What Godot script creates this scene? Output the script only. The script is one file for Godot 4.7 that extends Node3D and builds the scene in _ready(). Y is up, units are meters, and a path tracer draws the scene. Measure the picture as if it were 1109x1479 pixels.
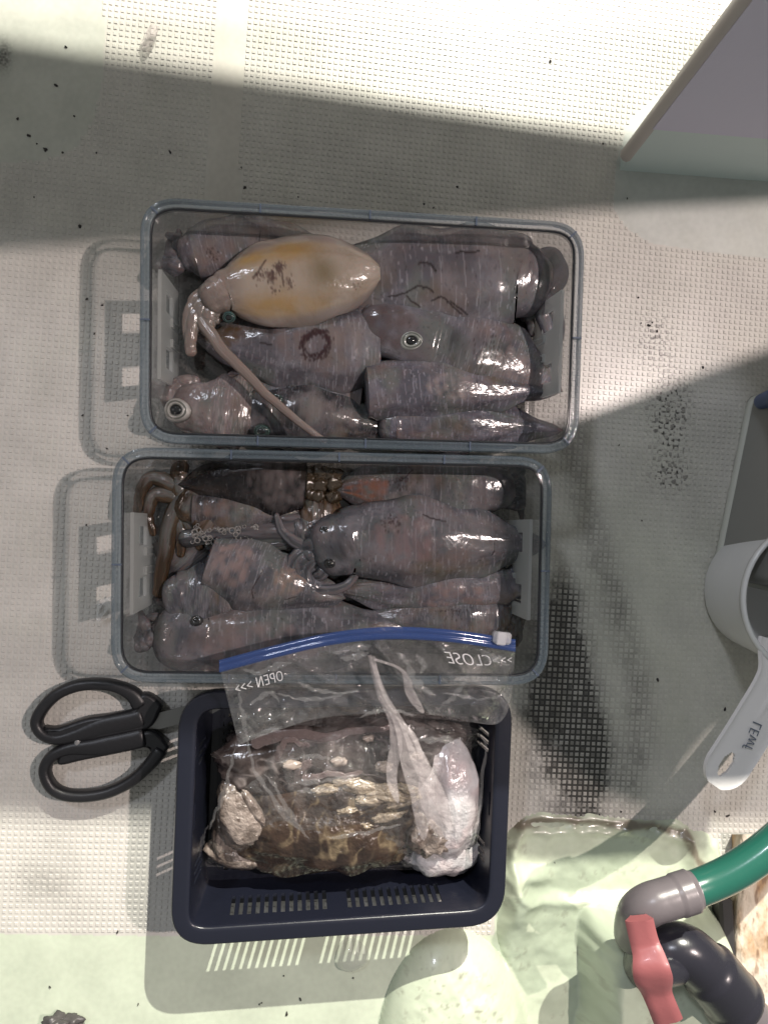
extends Node3D
# Night on the deck of a small boat: two clear boxes of squid, a navy basket with a zip bag of fish, scissors, a plastic scoop, a valve.
# World: y up, metres; x to the right of the picture, z towards its lower edge. The deck is y = 0.

const FPX := 1139.0                      # focal length in pixels of the 1109 x 1479 photograph
const CAM_H := 0.58
const TILT := 0.1135                     # the camera leans 6.5 degrees
var C := Vector3(0, CAM_H, 0)
var VD := Vector3(sin(TILT), -cos(TILT), 0)
var VR := Vector3(cos(TILT), sin(TILT), 0)
const K := 0.00051                       # metres per photo pixel on the deck, roughly

var taken := {}
var nz := FastNoiseLite.new()
var nf := FastNoiseLite.new()
var M := {}

# ---------------------------------------------------------------- measuring: where a point of the photograph lies at a height
func px(x: float, y: float, h := 0.0) -> Vector3:
	var d := VD + VR * ((x - 554.5) / FPX) + Vector3(0, 0, 1) * ((y - 739.5) / FPX)
	return C + d * ((h - CAM_H) / d.y)

func to_px(p: Vector3) -> Vector2:
	var q := p - C
	var t := q.dot(VD)
	return Vector2(554.5 + FPX * q.dot(VR) / t, 739.5 + FPX * q.z / t)

func lin(r: float, g: float, b: float, a := 1.0) -> Color:
	var c := Color(r, g, b).linear_to_srgb()
	c.a = a
	return c

# ---------------------------------------------------------------- mesh building
class MD:
	var v := PackedVector3Array()
	var n := PackedVector3Array()
	var t := PackedVector2Array()
	var c := PackedColorArray()
	var i := PackedInt32Array()
	var colored := false

	func grid(rows: int, cols: int, p: PackedVector3Array, wrap := false, flip := false, uv := PackedVector2Array(), col := PackedColorArray(), mask := PackedByteArray()) -> void:
		var base := v.size()
		var nn := PackedVector3Array()
		nn.resize(p.size())
		for r in rows - 1:
			for k in cols - 1:
				var a := r * cols + k
				var b := a + 1
				var d := a + cols
				var e := d + 1
				var f1 := (p[d] - p[a]).cross(p[b] - p[a])
				var f2 := (p[d] - p[b]).cross(p[e] - p[b]) * -1.0
				f2 = (p[d] - p[e]).cross(p[b] - p[e]) * -1.0
				if flip:
					f1 = -f1
					f2 = -f2
				nn[a] += f1
				nn[b] += f1 + f2
				nn[d] += f1 + f2
				nn[e] += f2
				if mask.size() and mask[r * (cols - 1) + k]:
					continue
				# clockwise seen from the side the normal points to
				if flip:
					i.append_array([base + a, base + d, base + b, base + b, base + d, base + e])
				else:
					i.append_array([base + a, base + b, base + d, base + b, base + e, base + d])
		if wrap:
			for r in rows:
				var s := nn[r * cols] + nn[r * cols + cols - 1]
				nn[r * cols] = s
				nn[r * cols + cols - 1] = s
		for k in p.size():
			var q := nn[k]
			nn[k] = q.normalized() if q.length_squared() > 1e-24 else Vector3.UP
		v.append_array(p)
		n.append_array(nn)
		if uv.size():
			t.append_array(uv)
		else:
			for r in rows:
				for k in cols:
					t.append(Vector2(float(r) / (rows - 1), float(k) / (cols - 1)))
		if col.size():
			colored = true
			c.append_array(col)
		else:
			for k in p.size():
				c.append(Color.WHITE)

	func tri(a: Vector3, b: Vector3, d: Vector3, o = null) -> void:
		var f := (d - a).cross(b - a)
		if o != null and f.dot((a + b + d) / 3.0 - o) < 0:
			var s := b
			b = d
			d = s
			f = -f
		f = f.normalized()
		var base := v.size()
		v.append_array([a, b, d])
		n.append_array([f, f, f])
		t.append_array([Vector2(a.x, a.z), Vector2(b.x, b.z), Vector2(d.x, d.z)])
		c.append_array([Color.WHITE, Color.WHITE, Color.WHITE])
		i.append_array([base, base + 1, base + 2])

	func quad(a: Vector3, b: Vector3, d: Vector3, e: Vector3, o = null) -> void:
		tri(a, b, d, o)
		tri(a, d, e, o)

	func mesh(m: Material) -> ArrayMesh:
		var arr := []
		arr.resize(Mesh.ARRAY_MAX)
		arr[Mesh.ARRAY_VERTEX] = v
		arr[Mesh.ARRAY_NORMAL] = n
		arr[Mesh.ARRAY_TEX_UV] = t
		if colored:
			arr[Mesh.ARRAY_COLOR] = c
		arr[Mesh.ARRAY_INDEX] = i
		var am := ArrayMesh.new()
		am.add_surface_from_arrays(Mesh.PRIMITIVE_TRIANGLES, arr)
		am.surface_set_material(0, m)
		return am

func numbered(called: String) -> String:
	var k: int = taken.get(called, 0)
	taken[called] = k + 1
	return called if k == 0 else "%s_%03d" % [called, k]

func obj(called: String, md: MD, m: Material, parent: Node = self) -> MeshInstance3D:
	var o := MeshInstance3D.new()
	o.name = numbered(called) if parent == self else called
	o.mesh = md.mesh(m)
	parent.add_child(o, true)
	return o

func thing(called: String, label: String, category: String, group := "") -> Node3D:
	var o := Node3D.new()
	o.name = numbered(called)
	add_child(o)
	return tag(o, label, category, group)

func tag(o: Node3D, label: String, category: String, group := "", kind := "") -> Node3D:
	if label: o.set_meta("label", label)
	if category: o.set_meta("category", category)
	if group: o.set_meta("group", group)
	if kind: o.set_meta("kind", kind)
	return o

func struct(called: String, md: MD, m: Material, label := "") -> MeshInstance3D:
	var o := obj(called, md, m)
	tag(o, label, "", "", "structure")
	return o

func curve(pts: Array, n: int) -> PackedVector3Array:       # smooth line through points, evenly sampled
	var out := PackedVector3Array()
	var cv := Curve3D.new()
	cv.bake_interval = 0.002
	for k in pts.size():
		var a: Vector3 = pts[maxi(k - 1, 0)]
		var b: Vector3 = pts[mini(k + 1, pts.size() - 1)]
		var q := (b - a) / 6.0
		cv.add_point(pts[k], -q, q)
	var l := cv.get_baked_length()
	for k in n:
		out.append(cv.sample_baked(l * k / (n - 1), true))
	return out

func sweep(md: MD, path: PackedVector3Array, seg: int, f: Callable, up := Vector3.UP, us := PackedFloat32Array(), col = null) -> void:
	var p := PackedVector3Array()
	var uv := PackedVector2Array()
	var cc := PackedColorArray()
	var rows := path.size()
	for r in rows:
		var tg := (path[mini(r + 1, rows - 1)] - path[maxi(r - 1, 0)])
		if tg.length() < 1e-7: tg = path[rows - 1] - path[0]
		tg = tg.normalized()
		var side := tg.cross(up)
		if side.length() < 0.05: side = tg.cross(Vector3(0, 0, 1))
		side = side.normalized()
		var u2 := side.cross(tg)
		var s: float = us[r] if us.size() else float(r) / (rows - 1)
		for k in seg + 1:
			var th := TAU * (k % seg) / seg
			var o: Vector2 = f.call(s, th)
			p.append(path[r] + side * o.x + u2 * o.y)
			uv.append(Vector2(s, float(k) / seg))
			if col != null: cc.append(col.call(s, th))
	md.grid(rows, seg + 1, p, true, true, uv, cc)

func tube(md: MD, path: PackedVector3Array, r0: float, r1: float, seg := 14, flat := 1.0, up := Vector3.UP) -> void:
	# round ended
	var rows := path.size()
	var q := PackedVector3Array()
	var rad := PackedFloat32Array()
	var a := path[0]
	var ta := (path[0] - path[1]).normalized()
	var tb := (path[rows - 1] - path[rows - 2]).normalized()
	for k in 4:
		var e := PI / 2 * (1.0 - k / 4.0)
		q.append(a + ta * r0 * sin(e) * 0.8)
		rad.append(r0 * maxf(cos(e), 0.02))
	for k in rows:
		q.append(path[k])
		rad.append(lerpf(r0, r1, float(k) / (rows - 1)))
	for k in 4:
		var e := PI / 2 * (k + 1) / 4.0
		q.append(path[rows - 1] + tb * r1 * sin(e) * 0.8)
		rad.append(r1 * maxf(cos(e), 0.02))
	var us := PackedFloat32Array()
	for k in q.size(): us.append(k)
	sweep(md, q, seg, func(s, th): return Vector2(cos(th) * rad[int(s)], sin(th) * rad[int(s)] * flat), up, us)
	var m := float(q.size() - 1)
	for k in range(md.t.size() - q.size() * (seg + 1), md.t.size()): md.t[k].x /= m

func round_poly(cs: Array, r: float, cuts: Array, m := 8) -> PackedVector3Array:   # closed loop: edge 0 from corner 0 to 1, ...
	var out := PackedVector3Array()
	for k in 4:
		var a: Vector3 = cs[k]
		var b: Vector3 = cs[(k + 1) % 4]
		var c: Vector3 = cs[(k + 2) % 4]
		var s := a + (b - a).normalized() * r
		var e := b - (b - a).normalized() * r
		for j in cuts[k]:
			out.append(s.lerp(e, float(j) / cuts[k]))
		var f := b + (c - b).normalized() * r
		for j in m:
			var t := float(j) / m
			# a circular-ish corner
			var q := e.lerp(b, t).lerp(b.lerp(f, t), t)
			out.append(q)
	out.append(out[0])
	return out

func offset_loop(l: PackedVector3Array, d: float, y: float) -> PackedVector3Array:
	var out := PackedVector3Array()
	var n := l.size() - 1
	for k in n + 1:
		var t := l[(k + 1) % n] - l[(k - 1 + n) % n]
		var o := Vector3(t.z, 0, -t.x).normalized()      # outward for a loop that runs clockwise seen from above
		var q := l[k] + o * d
		q.y = y
		out.append(q)
	return out

func lerp_loop(a: PackedVector3Array, b: PackedVector3Array, t: float) -> PackedVector3Array:
	var out := PackedVector3Array()
	for k in a.size(): out.append(a[k].lerp(b[k], t))
	return out

func loft(md: MD, loops: Array, flip := false) -> void:
	var p := PackedVector3Array()
	for l in loops: p.append_array(l)
	md.grid(loops.size(), loops[0].size(), p, true, flip)

func shell(md: MD, rows: int, cols: int, p: PackedVector3Array, th: float, mask := PackedByteArray(), wrap := false) -> void:
	# a sheet with thickness, cells left out where mask is 1
	var t := MD.new()
	t.grid(rows, cols, p, wrap)
	var a := PackedVector3Array()
	var b := PackedVector3Array()
	for k in p.size():
		a.append(p[k] + t.n[k] * th * 0.5)
		b.append(p[k] - t.n[k] * th * 0.5)
	md.grid(rows, cols, a, wrap, false, PackedVector2Array(), PackedColorArray(), mask)
	md.grid(rows, cols, b, wrap, true, PackedVector2Array(), PackedColorArray(), mask)
	var hole := func(r: int, k: int) -> bool:
		if wrap: k = posmod(k, cols - 1)
		if r < 0 or k < 0 or r >= rows - 1 or k >= cols - 1: return true
		return mask.size() > 0 and mask[r * (cols - 1) + k] == 1
	for r in rows - 1:
		for k in cols - 1:
			if hole.call(r, k): continue
			var w := r * cols + k
			var cen := (a[w] + b[w] + a[w + cols + 1] + b[w + cols + 1]) / 4.0
			if hole.call(r - 1, k): md.quad(a[w], a[w + 1], b[w + 1], b[w], cen)
			if hole.call(r + 1, k): md.quad(a[w + cols], a[w + cols + 1], b[w + cols + 1], b[w + cols], cen)
			if hole.call(r, k - 1): md.quad(a[w], a[w + cols], b[w + cols], b[w], cen)
			if hole.call(r, k + 1): md.quad(a[w + 1], a[w + cols + 1], b[w + cols + 1], b[w + 1], cen)

func cbox(md: MD, at: Transform3D, size: Vector3, bev := 0.001) -> void:   # a box with chamfered edges
	var h := size * 0.5
	var P := func(s: Vector3, k: int) -> Vector3:
		var q := Vector3(s.x * h.x, s.y * h.y, s.z * h.z)
		for j in 3:
			if j != k: q[j] -= s[j] * bev
		return at * q
	var o := at.origin
	for k in 3:
		var i1 := (k + 1) % 3
		var i2 := (k + 2) % 3
		for s in [-1.0, 1.0]:
			var cs := []
			for e in [[-1.0, -1.0], [1.0, -1.0], [1.0, 1.0], [-1.0, 1.0]]:
				var g := Vector3.ZERO
				g[k] = s
				g[i1] = e[0]
				g[i2] = e[1]
				cs.append(P.call(g, k))
			md.quad(cs[0], cs[1], cs[2], cs[3], o)
		for s1 in [-1.0, 1.0]:
			for s2 in [-1.0, 1.0]:
				var g1 := Vector3.ZERO
				g1[i1] = s1
				g1[i2] = s2
				var g2 := g1
				g1[k] = -1.0
				g2[k] = 1.0
				md.quad(P.call(g1, i1), P.call(g2, i1), P.call(g2, i2), P.call(g1, i2), o)
	for sx in [-1.0, 1.0]:
		for sy in [-1.0, 1.0]:
			for sz in [-1.0, 1.0]:
				var g := Vector3(sx, sy, sz)
				md.tri(P.call(g, 0), P.call(g, 1), P.call(g, 2), o)

func slab(md: MD, poly: PackedVector3Array, up: Vector3) -> void:        # an outline with thickness
	var f := PackedVector2Array()
	for q in poly: f.append(Vector2(q.x, q.z))
	var cen := Vector3.ZERO
	for q in poly: cen += q / poly.size()
	cen += up * 0.5
	var ix := Geometry2D.triangulate_polygon(f)
	for k in range(0, ix.size(), 3):
		md.tri(poly[ix[k]], poly[ix[k + 1]], poly[ix[k + 2]], poly[ix[k]] + up)
		md.tri(poly[ix[k]] + up, poly[ix[k + 1]] + up, poly[ix[k + 2]] + up, poly[ix[k]])
	var ccw := not Geometry2D.is_polygon_clockwise(f)
	for k in poly.size():
		var a := poly[k]
		var b := poly[(k + 1) % poly.size()]
		var inw := (b - a).cross(Vector3.UP).normalized() * (0.0005 if ccw else -0.0005)
		md.quad(a, b, b + up, a + up, (a + b + up) * 0.5 - inw)

# ---------------------------------------------------------------- materials
func mat(called: String, c: Color, rough := 0.5, coat := 0.0, metal := 0.0) -> StandardMaterial3D:
	var m := StandardMaterial3D.new()
	m.resource_name = called
	m.albedo_color = c
	m.roughness = rough
	m.metallic = metal
	if coat > 0:
		m.clearcoat_enabled = true
		m.clearcoat = coat
		m.clearcoat_roughness = 0.08
	return m

func film(called: String, c: Color, alpha: float, rough := 0.06) -> StandardMaterial3D:
	var m := mat(called, c, rough)
	m.albedo_color.a = alpha
	m.transparency = BaseMaterial3D.TRANSPARENCY_ALPHA
	m.cull_mode = BaseMaterial3D.CULL_DISABLED
	return m

func bump(m: StandardMaterial3D, tex: Texture2D, cm: float, scale := 1.0, tri := true) -> StandardMaterial3D:
	m.heightmap_enabled = true
	m.heightmap_texture = tex
	m.heightmap_scale = cm
	if tri:
		m.uv1_triplanar = true
		m.uv1_world_triplanar = true
		m.uv1_scale = Vector3.ONE * scale
	return m

func noise_tex(size: int, freq: float, octaves: int, sd: int, kind := FastNoiseLite.TYPE_SIMPLEX_SMOOTH, ridged := false) -> ImageTexture:
	var n := FastNoiseLite.new()
	n.seed = sd
	n.noise_type = kind
	n.frequency = freq
	n.fractal_octaves = octaves
	if ridged: n.fractal_type = FastNoiseLite.FRACTAL_RIDGED
	return ImageTexture.create_from_image(n.get_seamless_image(size, size))

func crumple(size: int, freq: float) -> ImageTexture:        # flat facets with creases between, as crumpled film has
	var n := FastNoiseLite.new()
	n.seed = 17
	n.noise_type = FastNoiseLite.TYPE_CELLULAR
	n.cellular_return_type = FastNoiseLite.RETURN_DISTANCE2_SUB
	n.cellular_distance_function = FastNoiseLite.DISTANCE_EUCLIDEAN
	n.frequency = freq
	n.fractal_octaves = 2
	n.domain_warp_enabled = true
	n.domain_warp_amplitude = 18.0
	n.domain_warp_frequency = 0.012
	return ImageTexture.create_from_image(n.get_seamless_image(size, size))

func s8(x: float) -> int:
	x = clampf(x, 0.0, 1.0)
	return int(255.0 * (12.92 * x if x < 0.0031308 else 1.055 * pow(x, 1.0 / 2.4) - 0.055) + 0.5)

func tex_from(w: int, h: int, f: Callable) -> ImageTexture:
	var b := PackedByteArray()
	b.resize(w * h * 3)
	var k := 0
	for y in h:
		for x in w:
			var c: Vector3 = f.call(float(x) / w, float(y) / h)
			b[k] = s8(c.x)
			b[k + 1] = s8(c.y)
			b[k + 2] = s8(c.z)
			k += 3
	return ImageTexture.create_from_image(Image.create_from_data(w, h, false, Image.FORMAT_RGB8, b))

# ---------------------------------------------------------------- the deck: stains and regions
func blob(p: Vector2, x: float, y: float, rx: float, ry: float) -> float:
	var dx := (p.x - x) / rx
	var dy := (p.y - y) / ry
	return exp(-(dx * dx + dy * dy))

func seg_d(p: Vector2, pts: Array) -> float:
	var d := 1e9
	for k in pts.size() - 1:
		d = minf(d, p.distance_to(Geometry2D.get_closest_point_to_segment(p, pts[k], pts[k + 1])))
	return d

const STREAK := [Vector2(820, 620), Vector2(845, 730), Vector2(885, 860), Vector2(915, 960), Vector2(925, 1060), Vector2(905, 1150)]
func grime(p: Vector2) -> float:
	if p.x < 120 and p.y > 1150:
		return 0.34 * blob(p, 62, 1275, 42, 26) * (0.7 + nf.get_noise_2d(p.x * 3, p.y * 3))
	if p.x < 200:
		return clampf(0.9 * blob(p, 4, 80, 12, 22) * (0.8 + 0.9 * nf.get_noise_2d(p.x * 4, p.y * 4)), 0, 0.9)
	if p.x < 700: return 0.0
	var n := nz.get_noise_2d(p.x * 1.6, p.y * 1.6)
	var f := nf.get_noise_2d(p.x * 3.0, p.y * 3.0)
	var g := 2.2 * blob(p, 808, 945, 36, 95) + 2.2 * blob(p, 842, 1092, 36, 78) + 0.55 * blob(p, 786, 1110, 44, 80) + 0.5 * blob(p, 780, 1020, 45, 60)
	g += 0.46 * smoothstep(40, 2, seg_d(p, STREAK))
	g *= 0.85 + 0.5 * n + 0.35 * f
	g += smoothstep(0.02, 0.5, f) * (1.7 * blob(p, 966, 600, 26, 62) + 1.2 * blob(p, 943, 490, 26, 40) + 1.3 * blob(p, 968, 688, 26, 18))
	g += 0.25 * blob(p, 905, 1180, 110, 16)
	return clampf(g, 0, 0.97)

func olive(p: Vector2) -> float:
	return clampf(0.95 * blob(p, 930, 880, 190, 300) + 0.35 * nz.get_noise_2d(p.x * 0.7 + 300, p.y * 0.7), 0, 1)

func world_poly(a: Array) -> PackedVector2Array:
	var out := PackedVector2Array()
	for k in range(0, a.size(), 2):
		var q := px(a[k], a[k + 1])
		out.append(Vector2(q.x, q.z))
	return out

# ---------------------------------------------------------------- squid
const PAL := [
	[Vector3(.146, .132, .139), Vector3(.264, .242, .249)],      # 0 mauve
	[Vector3(.112, .108, .112), Vector3(.232, .214, .217)],      # 1 grey
	[Vector3(.600, .440, .250), Vector3(.640, .530, .430)],      # 2 cream underside
	[Vector3(.010, .009, .010), Vector3(.034, .030, .031)],      # 3 black with ink
	[Vector3(.055, .036, .022), Vector3(.150, .098, .062)],      # 4 brown
	[Vector3(.130, .120, .134), Vector3(.245, .225, .243)],      # 5 violet grey
	[Vector3(.240, .196, .196), Vector3(.400, .345, .338)],      # 6 pale pink
	[Vector3(.055, .052, .053), Vector3(.145, .130, .130)],      # 7 dark grey
]

func squid_tex(pal: int, sd: int, marks: Array) -> ImageTexture:
	var w := 384
	var h := 224
	var dk := 0.9 if pal == 3 else (0.46 if pal == 2 else 0.60)
	var cool := Vector3(.93, .97, 1.06) if pal in [0, 1, 5, 7] else Vector3.ONE
	var a: Vector3 = PAL[pal][0] * dk * cool
	var b: Vector3 = PAL[pal][1] * dk * cool
	var buf := PackedFloat32Array()
	buf.resize(w * h * 3)
	var rng := RandomNumberGenerator.new()
	rng.seed = sd * 77 + 5
	var k := 0
	for y in h:
		var v := float(y) / h
		var side := absf(cos(v * TAU))
		for x in w:
			var n := nz.get_noise_2d(x * 1.3 + sd * 531, y * 1.9)
			var f := nf.get_noise_2d(x * 2.2 + sd * 173, y * 2.2)
			var t := clampf(0.42 + 1.25 * n + 0.5 * f - 0.25 * (1.0 - side), 0, 1)
			var c := a.lerp(b, t)
			if pal != 2 and pal != 3:
				c = c.lerp(Vector3(.17, .182, .172) * dk, clampf(2.2 * nz.get_noise_2d(x * .9 + 400, y * 1.2 + sd * 211), 0, .75))
				c = c.lerp(Vector3(.235, .20, .205) * dk, clampf(1.4 * nz.get_noise_2d(x * .8 + 900, y * 1.1 + sd * 97), 0, .6))
			if f > 0.28 and pal != 2 and pal != 6: c *= 1.0 - 0.9 * (f - 0.28)
			if pal == 2:
				var u := float(x) / w
				var gold := smoothstep(.16, .42, u) * (exp(-pow((v - .115) / .075, 2.0)) + exp(-pow((v - .385) / .075, 2.0)))
				var pale2 := (Vector3(.60, .505, .42) * dk).lerp(Vector3(.52, .42, .33) * dk, t)
				c = pale2.lerp(Vector3(.60, .385, .15) * dk, clampf(gold * (.75 + .5 * n), 0, .9))
				c = c.lerp(Vector3(.36, .31, .30) * dk, smoothstep(.86, .97, side) * .8)
				c = c.lerp(Vector3(.23, .17, .08) * dk, 0.75 * exp(-pow((u - 0.27) / 0.075, 2.0) - pow((v - 0.25) / 0.075, 2.0)))
				c = c.lerp((Vector3(.36, .29, .26) * dk).lerp(Vector3(.5, .41, .36) * dk, t), smoothstep(.60, .74, u))
			buf[k] = c.x
			buf[k + 1] = c.y
			buf[k + 2] = c.z
			k += 3
	var dab := func(x: float, y: float, r: float, c: Vector3, o: float) -> void:
		var ri := int(ceil(r))
		for dy in range(-ri, ri + 1):
			for dx in range(-ri, ri + 1):
				var d := Vector2(dx, dy).length() / maxf(r, 0.5)
				if d > 1.0: continue
				var xx := int(x) + dx
				if xx < 0 or xx >= w: continue
				var q := (posmod(int(y) + dy, h) * w + xx) * 3
				var s := o * (1.0 - d * d)
				buf[q] = lerpf(buf[q], c.x, s)
				buf[q + 1] = lerpf(buf[q + 1], c.y, s)
				buf[q + 2] = lerpf(buf[q + 2], c.z, s)
	if pal != 2:
		var pale := b * 1.75 + Vector3(.02, .02, .02)
		for j in 120:                                             # the short pale cross bars
			var x := rng.randf_range(20, 275)
			var y := rng.randf_range(-10, h * 0.52)
			var l := rng.randi_range(3, 12)
			var o := rng.randf_range(0.15, 0.6)
			for q in l: dab.call(x + rng.randf_range(-.4, .4), y + q, 1.3, pale, o * .6)
		for row in [.07, .16, .34, .43]:                              # rows of them along the sides
			var x := rng.randf_range(20, 34)
			while x < 268:
				var l := rng.randi_range(4, 11)
				var y: float = row * h + rng.randf_range(-5, 5)
				var o := rng.randf_range(0.2, 0.75)
				for q in l: dab.call(x + q * .12, y + q - l * .5, 1.2, pale, o * .8)
				x += rng.randf_range(8, 16)
		if pal != 3 and pal != 4:                                 # fine pale cross lines, broken along their length
			var x0 := 24.0
			while x0 < 268.0:
				var y0 := h * rng.randf_range(.03, .09)
				var gap := rng.randf_range(.3, .62)
				var oo := rng.randf_range(.12, .42)
				for q in int(h * .40):
					if nz.get_noise_2d(x0 * 3.0, q * 4.0 + sd * 60) > gap - .62: dab.call(x0 + 3.0 * sin(q * .05), y0 + q, 1.1, pale, oo)
				x0 += rng.randf_range(9, 19)
		for j in 6:                                               # what shows through the skin
			var cc: Vector3 = [Vector3(.30, .20, .165), Vector3(.36, .30, .28), a * .45, Vector3(.20, .14, .085)][rng.randi_range(0, 3)] * (0.5 if pal != 3 else .15)
			var x := rng.randf_range(30, 300)
			var y := rng.randf_range(.08, .42) * h
			for q in 22: dab.call(x + rng.randfn() * 26, y + rng.randfn() * 7, rng.randf_range(6, 13), cc, .17)
		for j in 110:
			dab.call(rng.randf_range(8, 370), rng.randf_range(0, h), rng.randf_range(1.0, 2.4), pale, rng.randf_range(0.2, 0.7))
		for j in 160:                                             # chromatophores
			dab.call(rng.randf_range(8, 375), rng.randf_range(0, h), rng.randf_range(0.8, 1.8), a * 0.35, rng.randf_range(0.2, 0.7))
	for m in marks:                                               # [kind, u, v, size...]
		var x: float = m[1] * w
		var y: float = m[2] * h
		match m[0]:
			"hair":
				var ang: float = m[3]
				for q in int(m[4]):
					ang += rng.randf_range(-.22, .22)
					x += cos(ang)
					y += sin(ang) * 0.9
					dab.call(x, y, 1.3 if pal != 2 else 2.2, Vector3(.018, .012, .012) if pal != 2 else Vector3(.06, .035, .03), 0.7 if pal != 2 else .42)
			"ring":
				for q in 70:
					var e := TAU * q / 70.0
					for z in 3:
						if sin(e) < 0 and rng.randf() < .45: continue
						var rr: float = m[3] * rng.randf_range(0.8, 1.15) * (1.0 + .22 * sin(e * 2 + 1) + (.25 * rng.randf() if sin(e) > 0 else 0.0))
						dab.call(x + cos(e) * rr, y + sin(e) * rr * 0.75, 1.9, Vector3(.030, .014, .016), 0.6)
			"patch":
				for q in 90:
					var e := rng.randf() * TAU
					var rr: float = m[3] * sqrt(rng.randf())
					dab.call(x + cos(e) * rr * m[4], y + sin(e) * rr, m[3] * 0.28, m[5] * .55, 0.24)
			"blot":
				for q in int(m[4]):
					dab.call(x + rng.randfn() * m[3], y + rng.randfn() * m[3] * 0.6, rng.randf_range(1.0, 2.6), Vector3(.03, .018, .018) if pal != 2 else Vector3(.07, .042, .036), 0.55)
	var bytes := PackedByteArray()
	bytes.resize(w * h * 3)
	for q in buf.size(): bytes[q] = s8(buf[q])
	return ImageTexture.create_from_image(Image.create_from_data(w, h, false, Image.FORMAT_RGB8, bytes))

func skin(pal: int, sd: int, marks := []) -> StandardMaterial3D:
	var m := mat("squid skin", Color.WHITE, 0.17)
	m.albedo_texture = squid_tex(pal, sd, marks)
	m.metallic_specular = 0.44
	m.subsurf_scatter_enabled = true
	m.subsurf_scatter_strength = 0.2
	m.heightmap_enabled = true
	m.heightmap_texture = M.skin_bump
	m.heightmap_scale = 0.028
	return m

func eye(at: Vector3, r: float, parent: Node, look := Vector3.UP, iris := Color(.7, .7, .66)) -> void:
	var e := MD.new()
	var b := Basis(Quaternion(Vector3.UP, look.normalized()))
	var p := PackedVector3Array()
	var cc := PackedColorArray()
	var prof := [[0.0, .50, 0], [.42, .50, 0], [.44, .56, 1], [.60, .60, 2], [.62, .54, 1], [.74, .52, 1], [.78, .56, 2], [.92, .38, 2], [1.0, .05, 1], [1.0, -.5, 1]]
	for q in prof:
		for k in 25:
			var th := TAU * (k % 24) / 24
			var ir := 1.0 + .04 * sin(th * 2 + r * 9000) + .03 * sin(th * 3 + 1)
			p.append(at + b * Vector3(cos(th) * q[0] * r * ir, q[1] * r + .0006 * sin(th + 2.0), sin(th) * q[0] * r * 0.84 * ir))
			var va := 1.0 + .5 * nz.get_noise_2d(th * 60, r * 30000)
			cc.append([Color(.015, .015, .015), Color(iris.r * .28, iris.g * .30, iris.b * .28), Color(iris.r * va, iris.g * va, iris.b * va)][q[2]])
	e.grid(prof.size(), 25, p, true, true, PackedVector2Array(), cc)
	var o := obj("eye", e, M.eye, parent)
	var pu := MD.new()
	p = PackedVector3Array()
	for j in 6:
		var a := PI / 2 * j / 5.0
		for k in 21:
			var th := TAU * (k % 20) / 20
			p.append(at + b * Vector3(cos(th) * sin(a) * r * .40, r * (.50 + .16 * cos(a)), sin(th) * sin(a) * r * .34))
	pu.grid(6, 21, p, true, true)
	obj("pupil", pu, M.pupil, o)

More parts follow.
